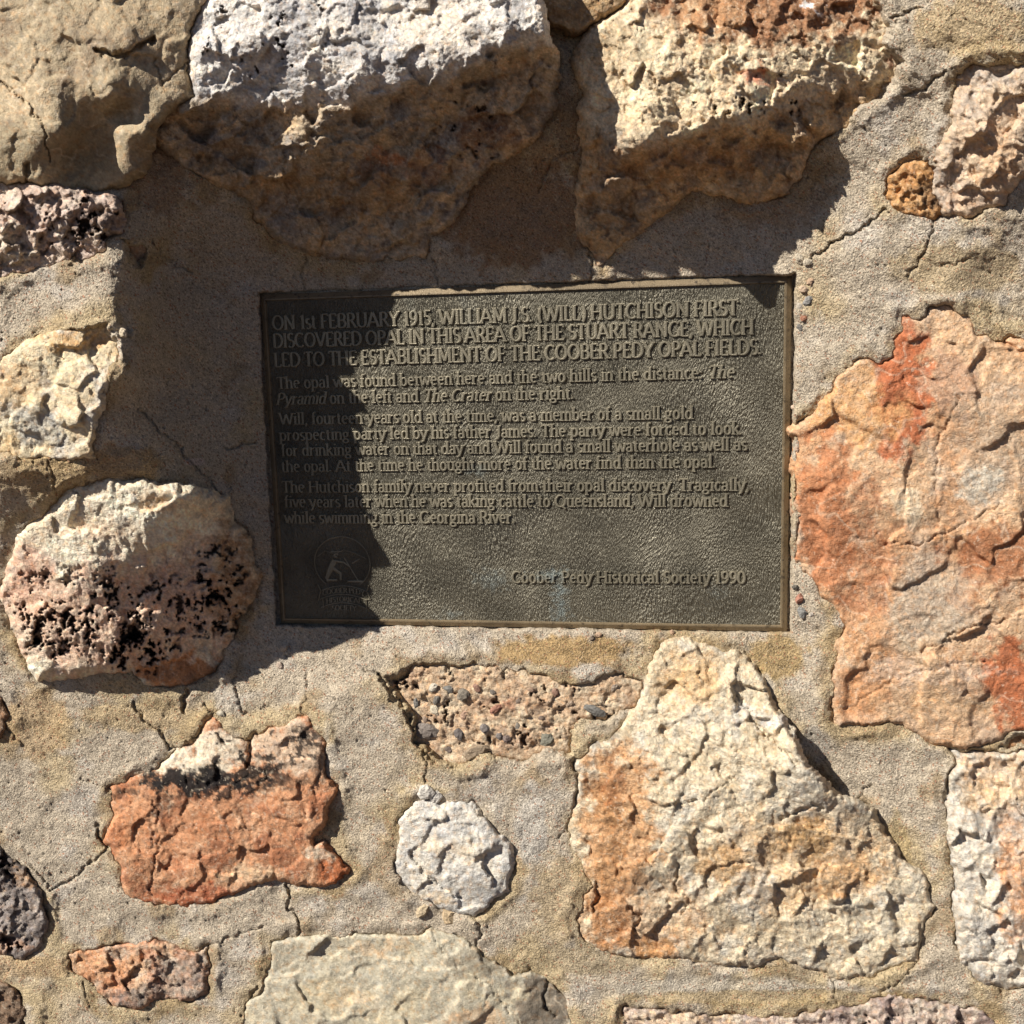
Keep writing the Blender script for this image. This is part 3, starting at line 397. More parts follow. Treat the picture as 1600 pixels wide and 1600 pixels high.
# stones
MATS = dict(rock=M_rock, rough=M_rough, smooth=M_smooth)
def build_stone(s, k, step=2.0):
    poly = s['poly']; p = np.array(poly, float); mg = 12 if step < 5 else 26
    gx = np.arange(p[:, 0].min()-mg-8, p[:, 0].max()+mg+8, step); gy = np.arange(p[:, 1].min()-mg-8, p[:, 1].max()+mg+8, step)
    X, Y = np.meshgrid(gx, gy); wx, wy = warp(X, Y); d = sdist(poly, wx, wy); sdv = 1000+k*37
    h = rbf(s['cp'], X, Y, 12, s.get('raw'))
    ins = sst(0, 26, d)
    lowk = 1.0
    if 'low' in s: lowk = 1+.75*sst(0, 30, Y-ledge(k, X))
    fs = s['fs']; f1 = facet(X, Y, fs, sdv, 40); f2 = facet(X, Y, fs*.42, sdv+50, 22)
    h = h+(s['fac']*1.3*f1+s['fac']*.36*f2)*(lowk)*(.35+.65*ins)
    rr = {'rough': .62, 'rock': .62, 'smooth': .45}[s['mat']]*s['rid']; mod = .35+1.1*sst(-.2, .4, fbm(X, Y, 90, 2, sdv+62))
    h = h-rr*.3*(ridged(X, Y, fs*.8, 3, sdv+60)-.4)*(.4+.6*ins)*mod
    an = (sdv % 7)*.35-.9
    h = h+rr*2.0*terrace(fbm(X, Y, fs*1.2, 4, sdv+64, .55, 1.7, .7, an), 3.2)*(.4+.6*ins)
    h = h+rr*.8*terrace(fbm(X, Y, fs*.45, 3, sdv+66, .55, 1.5, .7, an+.3), 3.0)*(.4+.6*ins)*mod
    rg = {'rough': .6, 'rock': .45, 'smooth': .25}[s['mat']]
    if 'low' in s: rg = rg*(1-.6*sst(0, 30, Y-ledge(k, X)))
    h = h+rg*(fbm(X, Y, 11, 3, sdv+70)*2.2+1.2*fbm(X, Y, 4.5, 2, sdv+75))
    e = s['edge']*(.7+.8*(fbm(X, Y, 45, 2, sdv+80)+.3))
    e = np.clip(e, 2.5, 40)
    if s['mat'] != 'smooth':
        zone = sst(-.15, .15, fbm(X, Y, 70, 2, sdv+83))
        h = h-1.9*sst(.04, .0, np.abs(fbm(X, Y, 30, 3, sdv+84, .55)))*zone-.9*sst(.06, .0, np.abs(fbm(X, Y, 13, 2, sdv+86)))*(1-zone*.5)
    h = h-e*.9*np.clip(1-d/e, 0, 1)**2.2*np.where(d > 0, 1, 1)
    h = np.where(d < 0, h-(-d)*3.2, h)
    if step < 5: h = h+(hsh(np.round(X), np.round(Y), sdv)-.5)*(.9 if s['mat'] == 'rough' else .6)
    hp = facet(X, Y, fs*.42, sdv+50, 22)
    # colour
    cs = s['cols']; full = lambda q: np.broadcast_to(lin(q), X.shape+(3,))
    def pal(cs, sd0):
        c = full(cs[0]).copy()
        for i, q in enumerate(cs[1:]): c = mix(c, full(q), sst(-.05, .3, fbm(X, Y, fs*1.3, 4, sd0+i*5, .6)))
        return c
    c = pal(cs, sdv+90)
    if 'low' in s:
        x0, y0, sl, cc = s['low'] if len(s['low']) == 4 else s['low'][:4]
        # ledge line: rock below it takes the browner underside palette
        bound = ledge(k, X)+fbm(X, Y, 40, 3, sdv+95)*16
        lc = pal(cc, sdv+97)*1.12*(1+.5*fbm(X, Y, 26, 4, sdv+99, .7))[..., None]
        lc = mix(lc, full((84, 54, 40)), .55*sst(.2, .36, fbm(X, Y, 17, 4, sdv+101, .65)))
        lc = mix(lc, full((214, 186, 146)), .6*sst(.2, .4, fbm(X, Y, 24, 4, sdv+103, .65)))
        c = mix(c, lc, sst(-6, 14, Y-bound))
    for i, (cx, cy, rx, ry, col, st) in enumerate(s.get('patch', [])):
        if col[0]-col[1] > 55: col = (col[0], col[1]+16, col[2]+4)
        wx3 = X+fbm(X, Y, 36, 4, sdv+201, .6)*34; wy3 = Y+fbm(X, Y, 36, 4, sdv+202, .6)*34
        q = np.sqrt(((wx3-cx)/rx)**2+((wy3-cy)/ry)**2)+fbm(X, Y, max(min(rx, ry)*.8, 9), 5, sdv+100+i, .75)*.8+.25*hp
        c = mix(c, full(col), st*sst(1.25, .6, q)*(.6+.4*sst(-.18, .2, fbm(X, Y, 15, 4, sdv+130+i, .7))) if st < .9 else st*sst(1.2, .75, q))
    # mineral veins and grain
    v = np.abs(fbm(X, Y, fs*1.1, 3, sdv+140)); c = mix(c, full((228, 208, 176)), .35*sst(.03, .0, v))
    c = mix(c, c*np.array((1.06, .86, .70)), .8*sst(0, .4, fbm(X, Y, 9, 4, sdv+145, .7)))
    c = mix(c, c*np.array((.88, .92, 1.0)), .8*sst(.05, .4, fbm(X, Y, 20, 4, sdv+147, .65)))
    c = c*(1+.40*fbm(X, Y, 14, 4, sdv+150, .65))[..., None]
    c = c*(1+.32*fbm(X, Y, 4, 2, sdv+160)+.22*(hsh(np.round(X), np.round(Y), sdv+3)-.5))[..., None]
    for i, pt in enumerate(s.get('pits', [])):
        cx, cy, rx, ry, dp, den = pt[:6]; q = np.sqrt(((X-cx)/rx)**2+((Y-cy)/ry)**2)
        n = fbm(X, Y, 11, 3, sdv+170+i, .6)+.5*vn(X/38, Y/38, sdv+171)
        th = .52-den*.9; mk = sst(th, th+.12, n)*sst(1.25, .6, q+fbm(X, Y, 30, 2, sdv+172)*.5)
        if len(pt) < 7: h = h-dp*mk*2.0
        if s.get('blackpit') or len(pt) == 7: c = mix(c, full((34, 28, 28)), .88*mk)
        else: c = mix(c, full((96, 66, 50)), .6*mk)
    for (pl, w, dp) in s.get('cracks', []):
        wx2 = X+fbm(X, Y, 16, 3, 601)*9; wy2 = Y+fbm(X, Y, 16, 3, 602)*9
        h = h-dp*1.3*np.clip(1-ldist(pl, wx2, wy2)/w, 0, 1)**.7
    keep = cell(d) > -mg if step > 5 else (cell(d) > -9)
    o = gridmesh('stone', X, Y, h, keep, np.clip(c*s.get('br', .96), .004, .9), MATS[s['mat']], None, skirt=50); under(o)
    o['label'] = s['label']; s['h'] = (gx, gy, h); return o
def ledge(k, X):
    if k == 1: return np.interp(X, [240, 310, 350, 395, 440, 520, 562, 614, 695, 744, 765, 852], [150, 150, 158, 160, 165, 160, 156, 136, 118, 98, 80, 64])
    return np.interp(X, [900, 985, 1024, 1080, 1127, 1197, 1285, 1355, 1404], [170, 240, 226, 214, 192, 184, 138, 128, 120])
OB = [build_stone(s, k) for k, s in enumerate(ST)]
for k, (poly, (x, y, r)) in enumerate(zip(FP, FILL)):
    hb = float(mortar_base(np.array([[x]]), np.array([[y]]))[0, 0]); col = [(206, 184, 146), (190, 160, 124), (200, 140, 100), (180, 174, 164)][k % 4]
    s = dict(label='', poly=poly, cp=[(x, y, hb+22)]+[(x+(a-x)*.8, y+(b-y)*.8, hb+10) for a, b in poly], cols=[col, tuple(int(v*.85) for v in col)], mat='rough', fac=14, fs=60, rid=6, edge=14)
    o = build_stone(s, 60+k, 9.0); del o['label']
# ------------------------------------------------------------ pebbles
def rock_at(px, py, h, r, col, parent, seed, flat=.6, ang=0, asp=1.3, name='pebble'):
    g = np.random.RandomState(seed); V = []; T = []
    nu, nv = 9, 5; V.append((0, 0, 1.0))
    for j in range(1, nv):
        for i in range(nu):
            th = math.pi*j/nv; ph = 2*math.pi*i/nu+j*.3; V.append((math.sin(th)*math.cos(ph), math.sin(th)*math.sin(ph), math.cos(th)))
    V.append((0, 0, -1.0)); V = np.array(V); V *= g.uniform(.78, 1.15, len(V))[:, None]
    for i in range(nu): T.append((0, 1+i, 1+(i+1) % nu)); T.append((len(V)-1, 1+(nv-2)*nu+(i+1) % nu, 1+(nv-2)*nu+i))
    Q = [(1+j*nu+i, 1+(j+1)*nu+i, 1+(j+1)*nu+(i+1) % nu, 1+j*nu+(i+1) % nu) for j in range(nv-2) for i in range(nu)]
    ca, sa = math.cos(ang), math.sin(ang); x = V[:, 0]*r*asp; y = V[:, 1]*r/asp**.5
    W_ = P(px+x*ca-y*sa, py+x*sa+y*ca, h+V[:, 2]*r*flat)
    col = tuple(.6*v+.4*w for v, w in zip(col, (158, 144, 122)))
    o = mesh(name, W_, Q, M_gravel, np.tile(lin(col), (len(V), 1)), None, False, T)
    o.parent = parent; o.matrix_parent_inverse = WM if parent is wall else Matrix.Identity(4)
    return o
cg = OB[[i for i, s in enumerate(ST) if 'conglomerate' in s['label']][0]]; cgh = [s for s in ST if 'conglomerate' in s['label']][0]['h']
def hat(H3, x, y): gx, gy, h = H3; return float(h[min(np.searchsorted(gy, y), len(gy)-1), min(np.searchsorted(gx, x), len(gx)-1)])
pb = [(666, 1142, 15, (120, 110, 108), 1.3), (717, 1147, 9, (70, 66, 74), 1.2), (724, 1086, 11, (120, 112, 100), 1.1), (679, 1110, 8, (220, 206, 176), 1.2), (677, 1075, 7, (230, 220, 200), 1.2), (700, 1077, 7, (100, 104, 108), 1.3), (650, 1099, 6, (96, 100, 104), 1.4), (744, 1174, 15, (140, 116, 88), 1.5), (757, 1138, 8, (112, 106, 110), 1.1),
      (855, 1155, 12, (104, 108, 96), 1.1), (930, 1111, 11, (92, 96, 100), 1.7), (868, 1082, 7, (140, 90, 70), 1.1), (791, 1154, 7, (104, 84, 84), 1.1), (810, 1136, 6, (96, 92, 88), 1.3), (775, 1108, 8, (160, 84, 60), 1.5), (700, 1172, 6, (92, 76, 74), 1.2), (682, 1094, 6, (86, 84, 84), 1.4), (830, 1078, 5, (150, 110, 84), 1.2), (780, 1150, 6, (110, 104, 108), 1.0), (890, 1100, 6, (160, 130, 104), 1.3), (745, 1075, 6, (150, 96, 76), 1.3), (960, 1075, 6, (140, 120, 104), 1.4), (930, 1170, 6, (210, 200, 184), 1.6), (995, 1113, 5, (230, 226, 214), 1.3), (845, 1122, 5, (120, 96, 84), 1.2), (664, 1125, 5, (150, 120, 100), 1.3), (810, 1095, 5, (120, 100, 90), 1.2), (770, 1082, 5, (104, 96, 92), 1.2), (725, 1118, 6, (190, 140, 110), 1.3), (905, 1140, 6, (150, 140, 120), 1.2)]
for i, (x, y, r, col, asp) in enumerate(pb):
    rock_at(x, y, hat(cgh, x, y)+r*.1, r, col, cg, 40+i, .55, i*1.3, asp)
# crumbs of stone wedged beside the plaque and lying on the mortar
Hm = (ax_, ay_, H)
for i, (x, y, r, col, dh) in enumerate([(1255, 452, 7, (214, 176, 140), 2), (1262, 470, 8, (120, 124, 130), 0), (1250, 480, 6, (200, 190, 176), 0), (1256, 497, 6, (190, 104, 66), 0), (1266, 440, 6, (206, 160, 120), 2), (1250, 512, 6, (96, 96, 98), -1), (1240, 636, 4, (226, 190, 160), 4), (1249, 936, 8, (176, 92, 66), 2), (1253, 957, 8, (130, 136, 140), 2), (1243, 918, 5, (60, 58, 54), 2), (1268, 960, 4, (200, 190, 180), 1), (1245, 702, 4, (222, 180, 150), 3), (1246, 745, 4, (222, 176, 140), 3),
                                        (443, 1013, 6, (196, 180, 160), 2), (437, 1040, 6, (190, 164, 146), 2), (935, 992, 5, (206, 160, 120), 2), (925, 997, 4, (90, 72, 60), 2), (1050, 988, 4, (210, 160, 120), 2), (665, 1238, 13, (240, 236, 228), 4), (680, 1246, 11, (236, 232, 226), 4), (1345, 357, 5, (190, 160, 110), 2), (345, 1115, 6, (206, 196, 170), 2), (205, 522, 8, (206, 190, 160), 6), (192, 520, 7, (226, 206, 170), 8), (585, 398, 4, (150, 70, 50), 2), (660, 1424, 10, (214, 186, 140), 4), (700, 1434, 12, (210, 176, 124), 2), (240, 985, 6, (200, 180, 150), 8), (1196, 432, 5, (214, 190, 160), 6), (1250, 404, 9, (200, 186, 160), 2), (1262, 410, 7, (206, 192, 166), 2)]):
    rock_at(x, y, hat(Hm, x, y)+dh-r*.15, r, col, wall, 90+i, .6, i*2.1, 1.2)
# ------------------------------------------------------------ plaque
def bronze(name, base, rough, metal, grain, mottled=True):
    m, t, b = newmat(name); tc = N(t, 'ShaderNodeTexCoord')
    n = N(t, 'ShaderNodeTexNoise', Scale=28.0, Detail=5.0, Roughness=.6); t.links.new(tc.outputs['Object'], n.inputs['Vector'])
    r = ramp(t, n.outputs[0], [(.35, tuple(lin(base)*.8)), (.65, tuple(lin(base)*1.2))])
    n2 = N(t, 'ShaderNodeTexNoise', Scale=9.0, Detail=4.0, Roughness=.6); mp = N(t, 'ShaderNodeMapping'); mp.inputs['Scale'].default_value = (1, 1, .35)
    mp.inputs['Location'].default_value = (.31, 0, .12); t.links.new(tc.outputs['Object'], mp.inputs[0]); t.links.new(mp.outputs[0], n2.inputs['Vector'])
    f = ramp(t, n2.outputs[0], [(.60, 0.0), (.72, .5 if mottled else 0.0)])
    q = N(t, 'ShaderNodeMix', data_type='RGBA'); q.inputs[7].default_value = (*lin((150, 158, 150)), 1)
    t.links.new(f, q.inputs[0]); t.links.new(r, q.inputs[6]); out = q.outputs[2]
    for (px, py, rx, ry, st) in ([(875, 945, 22, 60, .75), (770, 905, 40, 24, .45), (745, 735, 30, 12, .4), (700, 960, 30, 14, .4), (860, 900, 36, 14, .5), (1120, 925, 20, 16, .25)] if mottled else []):
        c3 = P(px, py, 0.0); m3 = N(t, 'ShaderNodeMapping'); m3.vector_type = 'POINT'; sx = 1/(rx*S); sz = 1/(ry*S)
        m3.inputs['Scale'].default_value = (sx, 0, sz); m3.inputs['Location'].default_value = (-c3[0]*sx, 0, -c3[2]*sz)
        t.links.new(tc.outputs['Object'], m3.inputs[0]); ln = N(t, 'ShaderNodeVectorMath', operation='LENGTH'); t.links.new(m3.outputs[0], ln.inputs[0])
        n5 = N(t, 'ShaderNodeTexNoise', Scale=160.0, Detail=4.0, Roughness=.7); t.links.new(tc.outputs['Object'], n5.inputs['Vector'])
        a5 = N(t, 'ShaderNodeMath', operation='MULTIPLY_ADD'); a5.inputs[1].default_value = 4.0; t.links.new(n5.outputs[0], a5.inputs[0]); t.links.new(ln.outputs['Value'], a5.inputs[2])
        mr = N(t, 'ShaderNodeMapRange'); mr.inputs['From Min'].default_value = 1.7; mr.inputs['From Max'].default_value = 2.9; mr.inputs['To Min'].default_value = st*.9; mr.inputs['To Max'].default_value = 0
        t.links.new(a5.outputs[0], mr.inputs['Value']); q5 = N(t, 'ShaderNodeMix', data_type='RGBA'); q5.inputs[7].default_value = (*lin((150, 168, 168)), 1)
        t.links.new(mr.outputs[0], q5.inputs[0]); t.links.new(out, q5.inputs[6]); out = q5.outputs[2]
    if not mottled:
        n7 = N(t, 'ShaderNodeTexNoise', Scale=170.0, Detail=6.0, Roughness=.75); t.links.new(tc.outputs['Object'], n7.inputs['Vector'])
        q7 = N(t, 'ShaderNodeMix', data_type='RGBA'); q7.inputs[7].default_value = (*lin((52, 44, 36)), 1)
        t.links.new(ramp(t, n7.outputs[0], [(.54, 0.0), (.66, .85)]), q7.inputs[0]); t.links.new(out, q7.inputs[6]); out = q7.outputs[2]
    t.links.new(out, b.inputs['Base Color'])
    b.inputs['Metallic'].default_value = metal; b.inputs['Roughness'].default_value = rough
    prev = None
    if grain:
        w = N(t, 'ShaderNodeTexNoise', Scale=12.0, Detail=1.0); t.links.new(tc.outputs['Object'], w.inputs['Vector'])
        ma = N(t, 'ShaderNodeVectorMath', operation='SCALE'); ma.inputs['Scale'].default_value = .045; t.links.new(w.outputs['Color'], ma.inputs[0])
        ad = N(t, 'ShaderNodeVectorMath', operation='ADD'); t.links.new(tc.outputs['Object'], ad.inputs[0]); t.links.new(ma.outputs[0], ad.inputs[1])
        mp = N(t, 'ShaderNodeMapping'); mp.inputs['Scale'].default_value = (1.1, .6, .33); mp.inputs['Rotation'].default_value = (0, .22, 0); t.links.new(ad.outputs[0], mp.inputs[0])
        g = N(t, 'ShaderNodeTexNoise', Scale=960.0, Detail=2.0, Roughness=.45); t.links.new(mp.outputs[0], g.inputs['Vector'])
        u = N(t, 'ShaderNodeBump', Strength=1.0, Distance=grain); t.links.new(g.outputs[0], u.inputs['Height']); prev = u.outputs[0]
    g2 = N(t, 'ShaderNodeTexNoise', Scale=1100.0, Detail=2.0); t.links.new(tc.outputs['Object'], g2.inputs['Vector'])
    u2 = N(t, 'ShaderNodeBump', Strength=.6, Distance=.0006); t.links.new(g2.outputs[0], u2.inputs['Height'])
    if prev: t.links.new(prev, u2.inputs['Normal'])
    t.links.new(u2.outputs[0], b.inputs['Normal']); return m
M_field = bronze('bronze_field', (116, 110, 93), .42, .6, .0040)
M_letter = bronze('bronze_letter', (136, 127, 104), .46, .5, 0)
M_rim = bronze('bronze_rim', (132, 114, 84), .5, .35, 0, False)
pl = bpy.data.objects.new('bronze_plaque', None); COL.objects.link(pl)
PCX = (PX0+PX1)/2; PCZ = (PZ0+PZ1)/2; pl.location = (PCX, 0.008, PZ0)
tag(pl, label='dark bronze plaque with raised lettering recessed in the stone wall', category='plaque')
bpy.context.view_layer.update(); PLI = pl.matrix_world.inverted()
def pm(name, V, Q, mat, T=None, smooth=False, par=None):
    o = mesh(name, V, Q, mat, None, None, smooth, T)
    o.parent = par or pl; o.matrix_parent_inverse = PLI; return o
# plate: field sunk inside a bevelled rim
RW = 9*S; fz = 2.5*S
pm('plate', np.array([(x, y, z) for x in (PX0+RW*.6, PX1-RW*.6) for y in (fz, 11*S) for z in (PZ0+RW*.6, PZ1-RW*.6)]), [(0, 1, 5, 4), (2, 6, 7, 3), (0, 4, 6, 2), (1, 3, 7, 5), (0, 2, 3, 1), (4, 5, 7, 6)], M_field)
prof = [(0, 12*S), (0, 5*S), (1*S, 4*S), (8*S, -1.0*S), (10*S, -1.2*S), (11.5*S, 3.2*S), (11.5*S, 10*S)]
rimV = []; rimQ = []
for cxn, (bx, bz, sx, sz) in enumerate([(PX0, PZ0, 1, 1), (PX1, PZ0, -1, 1), (PX1, PZ1, -1, -1), (PX0, PZ1, 1, -1)]):
    for (a, y) in prof: rimV.append((bx+sx*a, y, bz+sz*a))
n = len(prof)
for k in range(4):
    for j in range(n-1): rimQ.append((k*n+j, k*n+j+1, ((k+1) % 4)*n+j+1, ((k+1) % 4)*n+j))
rim = pm('rim', np.array(rimV), rimQ, M_rim)
# ---- stroke lettering: wide verticals, thin horizontals, small serifs
def Ar(cx, cy, rx, ry, a0, a1, n=9): return [(cx+rx*math.cos(math.radians(a)), cy+ry*math.sin(math.radians(a))) for a in np.linspace(a0, a1, n)]
x_ = .70
G = {
 'A': (.74, [[(.0, 0), (.33, 1)], [(.35, 1), (.70, 0)], [(.1, .32), (.58, .32)]], [(0, 0), (.70, 0)]),
 'B': (.60, [[(.1, 0), (.1, 1)], [(.1, 1)]+Ar(.3, .76, .2, .24, 90, -90)+[(.1, .52)], [(.1, .52)]+Ar(.32, .26, .22, .26, 90, -90)+[(.1, 0)]], []),
 'C': (.66, [Ar(.38, .5, .33, .5, 48, 312, 15)], []),
 'D': (.72, [[(.1, 0), (.1, 1)], [(.1, 1)]+Ar(.28, .5, .38, .5, 90, -90, 13)+[(.1, 0)]], []),
 'E': (.54, [[(.1, 0), (.1, 1)], [(.1, 1), (.48, 1), (.48, .86)], [(.1, .52), (.4, .52)], [(.1, 0), (.5, 0), (.5, .15)]], []),
 'F': (.52, [[(.1, 0), (.1, 1)], [(.1, 1), (.48, 1), (.48, .86)], [(.1, .5), (.4, .5)]], [(.1, 0)]),
 'G': (.74, [Ar(.40, .5, .34, .5, 48, 330, 15), [(.66, .02), (.66, .42)]], [(.66, .42)]),
 'H': (.74, [[(.1, 0), (.1, 1)], [(.62, 0), (.62, 1)], [(.1, .52), (.62, .52)]], [(.1, 0), (.1, 1), (.62, 0), (.62, 1)]),
 'I': (.26, [[(.12, 0), (.12, 1)]], [(.12, 0), (.12, 1)]),
 'J': (.36, [[(.22, 1), (.22, .1), (.14, -.1), (.0, -.14)]], [(.22, 1)]),
 'L': (.50, [[(.1, 0), (.1, 1)], [(.1, 0), (.46, 0), (.46, .16)]], [(.1, 1)]),
 'M': (.88, [[(.1, 0), (.12, 1)], [(.13, 1), (.42, .12)], [(.42, .12), (.72, 1)], [(.74, 1), (.76, 0)]], [(.1, 0), (.76, 0), (.1, 1), (.76, 1)]),
 'N': (.76, [[(.1, 0), (.1, 1)], [(.1, 1), (.62, 0)], [(.62, 0), (.62, 1)]], [(.1, 0), (.62, 1)]),
 'O': (.78, [Ar(.38, .5, .33, .5, 0, 360, 19)], []),
 'P': (.56, [[(.1, 0), (.1, 1)], [(.1, 1)]+Ar(.28, .74, .22, .26, 90, -90)+[(.1, .48)]], [(.1, 0)]),
 'Q': (.78, [Ar(.38, .5, .33, .5, 0, 360, 19), [(.4, .12), (.72, -.18)]], []),
 'R': (.62, [[(.1, 0), (.1, 1)], [(.1, 1)]+Ar(.28, .75, .2, .25, 90, -90)+[(.1, .5)], [(.3, .5), (.58, 0)]], [(.1, 0), (.6, 0)]),
 'S': (.50, [Ar(.26, .75, .19, .25, 40, 250, 9)+Ar(.24, .25, .21, .26, 80, -140, 9)], []),
 'T': (.60, [[(.3, 0), (.3, 1)], [(.02, .86), (.02, 1), (.58, 1), (.58, .86)]], [(.3, 0)]),
 'U': (.72, [[(.1, 1), (.1, .32)]+Ar(.35, .30, .25, .30, 190, 350, 8)+[(.6, .32), (.6, 1)]], [(.1, 1), (.6, 1)]),
 'V': (.68, [[(.02, 1), (.33, 0)], [(.34, 0), (.64, 1)]], [(.02, 1), (.64, 1)]),
 'W': (1.0, [[(.02, 1), (.26, 0)], [(.27, 0), (.48, .9)], [(.5, .9), (.72, 0)], [(.73, 0), (.96, 1)]], [(.02, 1), (.96, 1)]),
 'Y': (.64, [[(.02, 1), (.31, .48)], [(.31, .48), (.6, 1)], [(.31, .5), (.31, 0)]], [(.02, 1), (.6, 1), (.31, 0)]),
 '1': (.36, [[(.05, .84), (.2, 1), (.2, 0)]], [(.2, 0)]),
 '9': (.50, [Ar(.25, .7, .19, .3, 0, 360, 15), [(.44, .7), (.42, .35), (.3, .08), (.1, 0)]], []),
 '5': (.48, [[(.44, 1), (.12, 1), (.1, .56)]+Ar(.22, .3, .21, .3, 100, -130, 10)], []),
 '0': (.54, [Ar(.25, .5, .21, .5, 0, 360, 17)], []),
 'a': (.46, [[(.06, .56)]+Ar(.21, .52, .14, .18, 140, 10, 6)+[(.36, .08), (.42, .02)], Ar(.2, .19, .15, .19, 60, 330, 9)], []),
 'b': (.50, [[(.08, 0), (.08, 1.05)], Ar(.25, .34, .18, .34, 140, -150, 13)], [(.05, 1.05)]),
 'c': (.42, [Ar(.24, .35, .18, .35, 50, 310, 12)], []),
 'd': (.52, [[(.4, 0), (.4, 1.05)], Ar(.23, .34, .18, .34, 40, 320, 13)], [(.37, 1.05), (.43, 0)]),
 'e': (.46, [[(.07, .40), (.39, .40)]+Ar(.23, .36, .17, .34, 10, 310, 14)], []),
 'f': (.30, [[(.12, 0), (.12, .8)]+Ar(.23, .88, .11, .18, 180, 50, 6), [(.0, .68), (.27, .68)]], [(.12, 0)]),
 'g': (.48, [Ar(.21, .46, .15, .22, 0, 360, 13), Ar(.21, -.12, .19, .16, 0, 360, 13), [(.12, .24), (.12, .1), (.32, .04)], [(.34, .6), (.46, .66)]], []),
 'h': (.52, [[(.08, 0), (.08, 1.05)], [(.08, .5)]+Ar(.25, .5, .16, .2, 150, 0, 7)+[(.42, 0)]], [(.05, 1.05), (.08, 0), (.42, 0)]),
 'i': (.24, [[(.12, 0), (.12, .70)], [(.12, .92), (.12, 1.02)]], [(.09, .70), (.12, 0)]),
 'k': (.50, [[(.08, 0), (.08, 1.05)], [(.08, .3), (.38, .70)], [(.2, .42), (.44, 0)]], [(.05, 1.05), (.08, 0), (.44, 0)]),
 'l': (.24, [[(.12, 0), (.12, 1.05)]], [(.09, 1.05), (.12, 0)]),
 'm': (.78, [[(.08, 0), (.08, .7)], [(.08, .5)]+Ar(.24, .5, .14, .2, 150, 0, 7)+[(.39, 0)], [(.39, .5)]+Ar(.54, .5, .14, .2, 150, 0, 7)+[(.69, 0)]], [(.05, .7), (.08, 0), (.39, 0), (.69, 0)]),
 'n': (.52, [[(.08, 0), (.08, .7)], [(.08, .5)]+Ar(.25, .5, .16, .2, 150, 0, 7)+[(.42, 0)]], [(.05, .7), (.08, 0), (.42, 0)]),
 'o': (.50, [Ar(.24, .35, .18, .35, 0, 360, 15)], []),
 'p': (.52, [[(.08, -.32), (.08, .7)], Ar(.26, .35, .18, .34, 140, -150, 13)], [(.05, .7), (.08, -.32)]),
 'r': (.36, [[(.08, 0), (.08, .7)], [(.08, .46), (.18, .64), (.33, .66)]], [(.05, .7), (.08, 0)]),
 's': (.36, [Ar(.18, .53, .12, .17, 40, 250, 8)+Ar(.18, .17, .14, .17, 80, -140, 8)], []),
 't': (.32, [[(.13, .9), (.13, .14)]+Ar(.22, .12, .09, .12, 180, 320, 5), [(.0, .68), (.28, .68)]], []),
 'u': (.52, [[(.08, .7), (.08, .2)]+Ar(.24, .2, .16, .2, 190, 340, 7), [(.42, 0), (.42, .7)]], [(.05, .7), (.39, .7), (.45, 0)]),
 'v': (.46, [[(.02, .7), (.22, 0)], [(.23, 0), (.42, .7)]], [(.02, .7), (.42, .7)]),
 'w': (.70, [[(.02, .7), (.19, 0)], [(.2, 0), (.34, .66)], [(.35, .66), (.51, 0)], [(.52, 0), (.67, .7)]], [(.02, .7), (.67, .7)]),
 'y': (.48, [[(.02, .7), (.23, .02)], [(.44, .7), (.2, -.18), (.06, -.3)]], [(.02, .7), (.44, .7)]),
 '.': (.20, [[(.08, .0), (.08, .12)]], []), ',': (.20, [[(.1, .12), (.1, 0), (.03, -.18)]], []), ':': (.22, [[(.1, .0), (.1, .12)], [(.1, .5), (.1, .62)]], []),
 '(': (.30, [Ar(.34, .42, .26, .62, 120, 240, 9)], []), ')': (.30, [Ar(-.04, .42, .26, .62, 60, -60, 9)], []), ' ': (.24, [], [])}
def strokes_to_mesh(strokes, base, top, name, mat, par=None):
    """strokes: list of (points (x, z) in metres, [widths])"""
    V = []; Q = []; T = []; rg = np.random.RandomState(3)
    for pts, wd in strokes:
        p = np.array(pts, float)
        if len(p) < 2: continue
        t = np.gradient(p, axis=0); t /= (np.linalg.norm(t, axis=1)[:, None]+1e-12); nrm = np.stack([-t[:, 1], t[:, 0]], 1)
        tp = top-rg.uniform(0, .25)*S; b0 = len(V)
        for (q, nn, w) in zip(p, nrm, wd):
            for u, y in ((-.5, base), (-.34, tp+.25*S), (0, tp), (.34, tp+.25*S), (.5, base)):
                V.append((q[0]+nn[0]*w*u, y, q[1]+nn[1]*w*u))
        for i in range(len(p)-1):
            for j in range(4): a = b0+i*5+j; Q.append((a, a+1, a+6, a+5))
        for a in (b0, b0+(len(p)-1)*5): T += [(a, a+1, a+2), (a, a+2, a+3), (a, a+3, a+4)]
    return pm(name, np.array(V), Q, mat, T, False, par)
